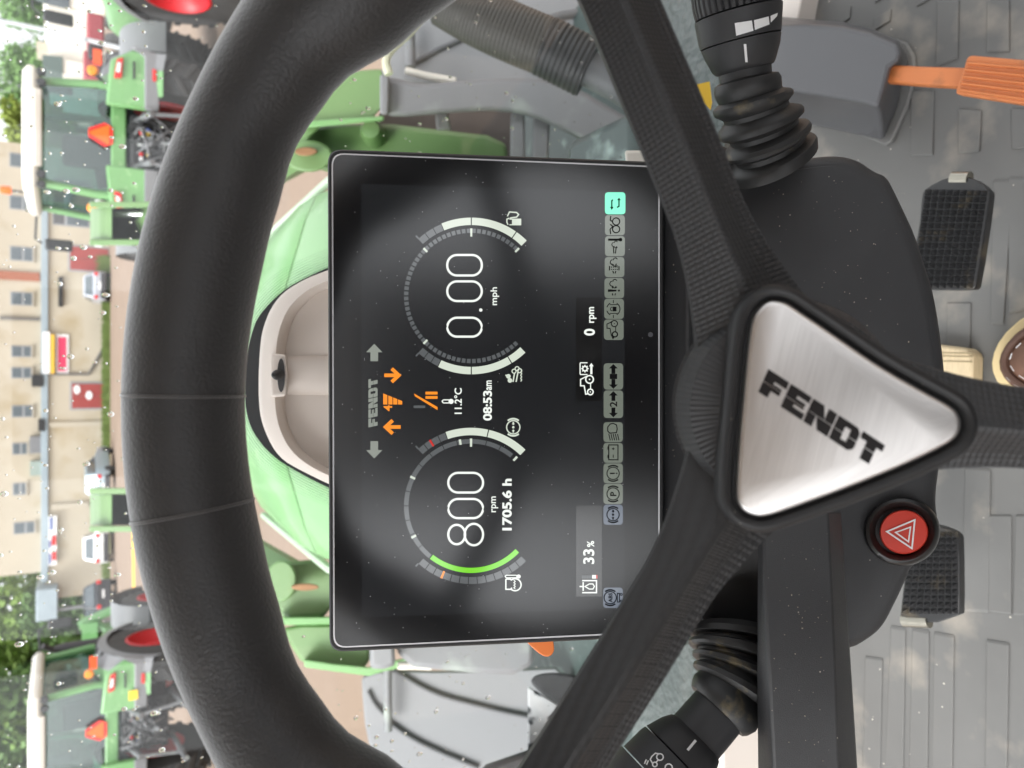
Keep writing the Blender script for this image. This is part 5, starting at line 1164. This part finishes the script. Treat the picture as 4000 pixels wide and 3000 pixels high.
build(MB().box2((bx_(880), FY - .08, bz_(250)), (bx_(705), FY - .055, bz_(209))), 'blind', M_GREYPL, gd_); build(MB().box2((bx_(880), FY - .08, bz_(345)), (bx_(705), FY - .055, bz_(262))), 'pane', M_PANE, gd_)
build(MB().box2((bx_(1106), BY - .15, bz_(155)), (bx_(1074), BY + .02, 7.4)), 'brick_pier', mat('red_brick', (.33, .12, .07), .9, var=.25, vscale=6), bld)
build(MB().box2((bx_(1850), BY - .3, bz_(178)), (bx_(1795), BY, bz_(118))), 'green_louvre', mat('louvre', (.30, .36, .33), .6), bld)
build(MB().box2((bx_(1765), BY - .35, bz_(176)), (bx_(1700), BY, bz_(116))), 'air_unit', M_GREY, bld, bevel=.05)
build(MB().box2((bx_(1510), BY - .5, bz_(170)), (bx_(1465), BY, bz_(125))), 'vent_box', M_DARK, bld); build(MB().box2((bx_(1680), BY - .5, bz_(176)), (bx_(1635), BY, bz_(150))), 'vent_box', M_DARK, bld)
build(MB().tube([(bx_(1462), FY - .1, bz_(195)), (bx_(1462), FY - .1, bz_(345)), (bx_(1350), FY - .1, bz_(405))], .08, 8), 'drain_pipe', mat('pipe_grey', (.16, .15, .14), .6), bld)
build(MB().tube([(bx_(1252), BY - .1, bz_(0)), (bx_(1252), BY - .1, bz_(155))], .10, 8), 'drain_pipe', MATS['pipe_grey'], bld)
build(MB().box2((bx_(1200), FY - .2, bz_(245)), (bx_(1085), FY, bz_(228))), 'canopy', M_DARK, bld); build(MB().box2((bx_(1985), FY - .12, bz_(345)), (bx_(1965), FY, bz_(200))), 'pilaster', M_SILL, bld)
build(MB().box2((bx_(1668), FY - .1, .3), (bx_(1648), FY, bz_(190))), 'pilaster', M_SILL, bld)
sg = thing('red_sign_board', 'red rectangular sign with white border on the cream wall', 'sign', (bx_(1385), FY, bz_(260)))
build(MB().box2((bx_(1462), FY - .10, bz_(268)), (bx_(1308), FY - .01, bz_(220))), 'border', M_WHITE, sg); build(MB().box2((bx_(1450), FY - .13, bz_(259)), (bx_(1318), FY - .095, bz_(226))), 'field', mat('sign_red', (.62, .05, .12), .6, var=.05), sg)
sg = thing('banner_sign', 'white and yellow banner strip above the red sign', 'sign', (bx_(1380), FY, bz_(215)))
build(MB().box2((bx_(1460), BY - .55, bz_(195)), (bx_(1300), BY - .44, bz_(168))), 'white_strip', M_WHITE, sg); build(MB().box2((bx_(1460), BY - .55, bz_(213)), (bx_(1310), BY - .44, bz_(198))), 'yellow_strip', mat('banner_yellow', (.75, .45, .06), .7), sg)
sg = thing('shop_sign', 'long white sign with red and blue patches below the roof ledge', 'sign', (bx_(2105), FY, bz_(220)))
build(MB().box2((bx_(2196), BY - .55, bz_(222)), (bx_(2008), BY - .44, bz_(190))), 'board', M_WHITE, sg)
for y0, y1, xa, xb, m_ in ((2082, 2120, 202, 219, M_LAMPR), (2140, 2178, 204, 219, M_LAMPR), (2012, 2060, 195, 207, mat('sign_blue', (.12, .16, .35), .6)), (2100, 2130, 192, 200, MATS['sign_blue']), (2150, 2190, 192, 200, MATS['sign_blue'])):
    build(MB().box2((bx_(y1), BY - .58, bz_(xb)), (bx_(y0), BY - .545, bz_(xa))), 'patch', m_, sg)
an = thing('annex_box', 'pale blue-grey metal cabin beside the end of the long building', 'cabin', (bx_(2330), BY - 1, 0))
build(MB().box2((bx_(2390), BY - 1.5, bz_(226)), (bx_(2272), BY + 1.5, bz_(143))), 'cabin', M_LEAD, an, bevel=.05)
for a in (2285, 2378): build(MB().box((bx_(a), BY, bz_(226) / 2), .2, .2, bz_(226)), 'leg', M_GREYD, an)
# grass strip along the wall
rnd = random.Random(5); gr = MB()
for i in range(5200):
    x = rnd.uniform(bx_(2260), bx_(1000)); y = rnd.uniform(53.2, 54.6); h = rnd.uniform(.25, .55) * (1.7 if 7.2 < x < 8.6 and rnd.random() < .5 else 1); w = .05; a = rnd.uniform(-.2, .2)
    gr.add([(x - w, y, 0), (x + w, y, 0), (x + a, y + rnd.uniform(-.1, .1), h)], [[0, 1, 2]])
stuff(tag(build(gr, 'grass_strip', mat('grass', (.12, .17, .045), .9, var=.4, vscale=1.5), None, smooth=0, recalc=False), 'strip of rough green grass along the foot of the long building', 'grass'))

# ================================================================== CARS
def car(px, py, wpx, col, label, yaw=0, tall=1.0, name='parked_car', lamp=True):
    g0 = at_z(px, py, 0); t = (g0 - CAM).dot(AF); W = wpx * t / FPX; k = W / 1.8
    e = thing(name, label, 'car', g0, 'cars parked by the long building')
    R3 = Matrix.Rotation(yaw, 3, 'Z'); Hh = tall
    def B(mb, nm, m_, parent=None, **kw):
        mb.v = [tuple(g0 + R3 @ (Vector((v[0] * k, v[1] * k, v[2] * k)))) for v in mb.v]; return build(mb, nm, m_, parent or e, **kw)
    paint = mat('car_paint_' + col, col, .3, .2, coat=.6, var=.03)
    def sec(y, hw, z0, z1): return [Vector((-hw, y, z0)), Vector((hw, y, z0)), Vector((hw * 1.02, y, (z0 + z1) / 2)), Vector((hw * .94, y, z1)), Vector((-hw * .94, y, z1)), Vector((-hw * 1.02, y, (z0 + z1) / 2))]
    body = B(MB().loft([sec(0, .80, .38, .92 * Hh), sec(.12, .88, .28, .98 * Hh), sec(1.2, .90, .25, .98 * Hh), sec(3.0, .90, .25, .95 * Hh), sec(3.9, .86, .27, .82 * Hh), sec(4.25, .74, .35, .70 * Hh)]), 'body', paint, bevel=.06, seg=3)
    def cab(y, hw, z): return [Vector((-hw, y, z)), Vector((hw, y, z))]
    B(MB().loft([[Vector((-.80, .10, .94 * Hh)), Vector((.80, .10, .94 * Hh)), Vector((.82, 2.9, .94 * Hh)), Vector((-.82, 2.9, .94 * Hh))], [Vector((-.64, .42, 1.42 * Hh)), Vector((.64, .42, 1.42 * Hh)), Vector((.64, 2.0, 1.45 * Hh)), Vector((-.64, 2.0, 1.45 * Hh))], [Vector((-.58, .5, 1.50 * Hh)), Vector((.58, .5, 1.50 * Hh)), Vector((.58, 1.9, 1.52 * Hh)), Vector((-.58, 1.9, 1.52 * Hh))]]), 'cabin', paint, bevel=.05, seg=3)
    B(MB().prism([(-.64, .145, 1.02 * Hh), (.64, .145, 1.02 * Hh), (.54, .385, 1.40 * Hh), (-.54, .385, 1.40 * Hh)], (0, -.02, .012)), 'rear_window', M_PANE, smooth=0)
    for sx in (-1, 1):
        B(MB().prism([(sx * .80, .35, 1.0 * Hh), (sx * .81, 2.6, 1.0 * Hh), (sx * .67, 1.95, 1.40 * Hh), (sx * .67, .55, 1.40 * Hh)], (sx * .015, 0, 0)), 'side_window', M_PANE, smooth=0)
        if lamp: B(MB().box((sx * .72, .02, .82 * Hh), .22, .10, .22), 'tail_lamp', M_LAMPR, bevel=.02)
        for y in (.75, 3.4):
            B(MB().lathe((sx * .70, y, .33), (sx, 0, 0), [(.2, 0), (.33, .02), (.33, .19), (.22, .21), (.05, .2)], 20), 'wheel', M_TYRE)
    B(MB().box((0, -.01, .62 * Hh), .5, .03, .12), 'number_plate', M_WHITE)
    B(MB().box((0, .06, .45), 1.62, .16, .26), 'bumper', mat('bumper_dark', (.04, .04, .045), .6), bevel=.03)
    return e
car(434, 1118, 112, 'aeb2bc', 'silver hatchback with red tail lamps parked before the first red door', 0)
car(452, 1900, 118, '9fb0ba', 'pale blue silver car parked behind the left loader knee', radians(-20), 1.05)
car(448, 2135, 120, 'f2f4f6', 'white van-like car with dark lower edge parked under the shop sign', radians(6), 1.06)
car(458, 2312, 120, '2e3036', 'dark grey off-road car parked at the end of the long building', radians(28), 1.15)

# red machine and loader frame in the far yard
rm = thing('red_machine', 'dark red farm machine standing beyond the tractors before the white building', 'machine', (13, 34, 0))
for i, (px, py, w, h) in enumerate(((372, 130, 1.6, .6), (372, 190, 1.4, .5), (366, 255, 1.6, .7))):
    c = at_y(px, py, 34); build(MB().box((c.x, 34 + i * .3, max(.6, c.z)), w * .7, 1.2, h), 'body_panel', (mat('machine_red', (.28, .05, .06), .6, var=.2), M_DARK, MATS['machine_red'])[i % 3] if i else mat('machine_red', (.28, .05, .06), .6, var=.2), rm, bevel=.08)
for py in (110, 180, 250): c = at_y(400, py, 33.5); build(MB().lathe((c.x, 33.2, .55), (1, 0, 0), [(.25, 0), (.55, .03), (.55, .3), (.2, .32)], 18), 'wheel', M_TYRE, rm)
la = thing('distant_loader', 'bright green loader frame standing between the dark car and the left tractor', 'loader', at_z(560, 2420, 0))
def Q(px, py): return at_y(px, py, 19)
build(MB().tube([Q(452, 2378), Q(400, 2400), Q(330, 2432), Q(312, 2446)], .10, 8), 'boom', M_GREEN, la); build(MB().tube([Q(352, 2480), Q(380, 2430), Q(430, 2470)], .10, 8), 'boom', M_GREEN, la)
build(MB().tube([Q(312, 2446), Q(380, 2448), Q(560, 2440), Q(700, 2440)], .09, 8), 'mast', M_GREEN2, la); build(MB().box((Q(350, 2470).x, 19, Q(350, 2470).z), .5, .3, .3), 'pivot_block', M_GREEN, la)
lp = thing('lamp_pole', 'thin pale grey pole leaning across the sky beside the white building', 'pole', at_y(470, 200, 28))
build(MB().tube([at_y(-40, 76, 28), at_y(60, 92, 28), at_y(180, 118, 28), at_y(300, 145, 28), at_y(480, 190, 28)], .075, 8), 'pole', mat('pole_grey', (.50, .54, .57), .5), lp)
build(MB().box(at_y(300, 150, 28), .2, .2, .5), 'junction', MATS['pole_grey'], lp)
wb = thing('white_building', 'low white building with dark windows behind the right-hand tractors', 'building', (24, 62, 0))
def wx(py): return at_y(250, py, 62).x
def wz(px): return at_y(px, 150, 62).z
M_WWALL = mat('white_wall', (.74, .71, .64), .85, var=.06, vscale=.4)
build(MB().box2((wx(242), 62, 0), (wx(28), 72, wz(187))), 'wall', M_WWALL, wb, smooth=0); build(MB().box2((wx(300), 61.5, 0), (wx(242), 70, wz(245))), 'wing_wall', M_WWALL, wb, smooth=0)
build(MB().box2((wx(26), 61.8, 0), (wx(-160), 71, wz(168))), 'end_wall', M_WWALL, wb, smooth=0)
build(MB().prism([(wx(300), 61.4, wz(245)), (wx(236), 61.4, wz(245)), (wx(242), 61.4, wz(165)), (wx(290), 61.4, wz(170))], (0, 5, 0)), 'dark_roof', mat('roof_green_dark', (.10, .14, .13), .6), wb, smooth=0)
build(MB().box2((wx(36), 61.7, wz(272)), (wx(-80), 61.85, wz(165))), 'window', M_PANE, wb); build(MB().box2((wx(30), 61.6, wz(180)), (wx(-160), 61.9, wz(140))), 'fascia', MATS['roof_green_dark'], wb)
build(MB().box2((wx(190), 63, wz(185)), (wx(160), 65, wz(140))), 'chimney', M_SILL, wb)

# ================================================================== TREES
def tree(x, y, h, r, label, seed, col, n=4600, zb=.22):
    rnd = random.Random(seed); e = thing('tree', label, 'tree', (x, y, 0), 'trees round the yard')
    build(MB().tube([(x, y, 0), (x + .1, y, h * .35), (x, y + .1, h * .7)], [.28, .2, .06], 8), 'trunk', mat('bark', (.10, .08, .06), .9, var=.3), e)
    mb = MB(); cl = [(rnd.gauss(0, r * .5), rnd.gauss(0, r * .4), h * (zb + (1 - zb) * rnd.random()), rnd.uniform(.25, .5) * r) for _ in range(34)]
    for i in range(n):
        cx, cy, cz, cr_ = rnd.choice(cl); v = Vector((rnd.gauss(0, 1), rnd.gauss(0, 1), rnd.gauss(0, 1))).normalized() * cr_ * rnd.uniform(.6, 1)
        f = 1 - .45 * max(0, (cz / h - .55)) * 2
        p = Vector((x + cx * f, y + cy * f, cz)) + v; s_ = rnd.uniform(.20, .40)
        a = Vector((rnd.gauss(0, 1), rnd.gauss(0, 1), rnd.gauss(0, 1))).normalized() * s_; b = a.orthogonal().normalized() * s_ * .6
        mb.add([p - a, p + b, p + a, p - b], [[0, 1, 2, 3]])
    stuff(build(mb, 'crown', mat('leaf_' + col, col, .7, var=.5, vscale=.35), e, smooth=0, recalc=False))
tree(-17.5, 63, 9.5, 3.6, 'bright green leafy tree beside the end wall of the long building', 1, '7d9a48')
tree(-21.5, 58, 8.5, 3.6, 'broad dark green tree behind the mirror of the left tractor', 2, '56753a')
tree(-25.5, 60, 10, 4.0, 'tall mid green tree behind the left tractor cab', 3, '6d8c40')
tree(-29.5, 57, 8.0, 3.6, 'yellow-green bush tree at the far end of the left tractor roof', 4, '93aa52')
tree(-33.5, 60, 9.0, 4.0, 'deep green tree standing furthest from the long building', 10, '4f6e36')
tree(-19.5, 66, 11.0, 4.0, 'tall pale green tree rising behind the pale blue-grey cabin', 11, '86a152')
tree(-16.0, 59.5, 4.2, 2.2, 'low dark hedge tree under the pale blue-grey cabin', 5, '4d6a33', zb=.1)
tree(33, 95, 8.0, 4.4, 'dark green tree crossed by the thin grey pole', 6, '628544')
tree(40, 92, 7.4, 4.0, 'green tree above the dark windowed end of the white building', 7, '587a3e')
tree(26.5, 90, 7.2, 2.8, 'yellow-green tree beside the cream tractor roof', 8, '76852f')
tree(21.5, 96, 7.0, 2.6, 'small dark green tree peeping over the cream tractor roof', 9, '5d7d48')
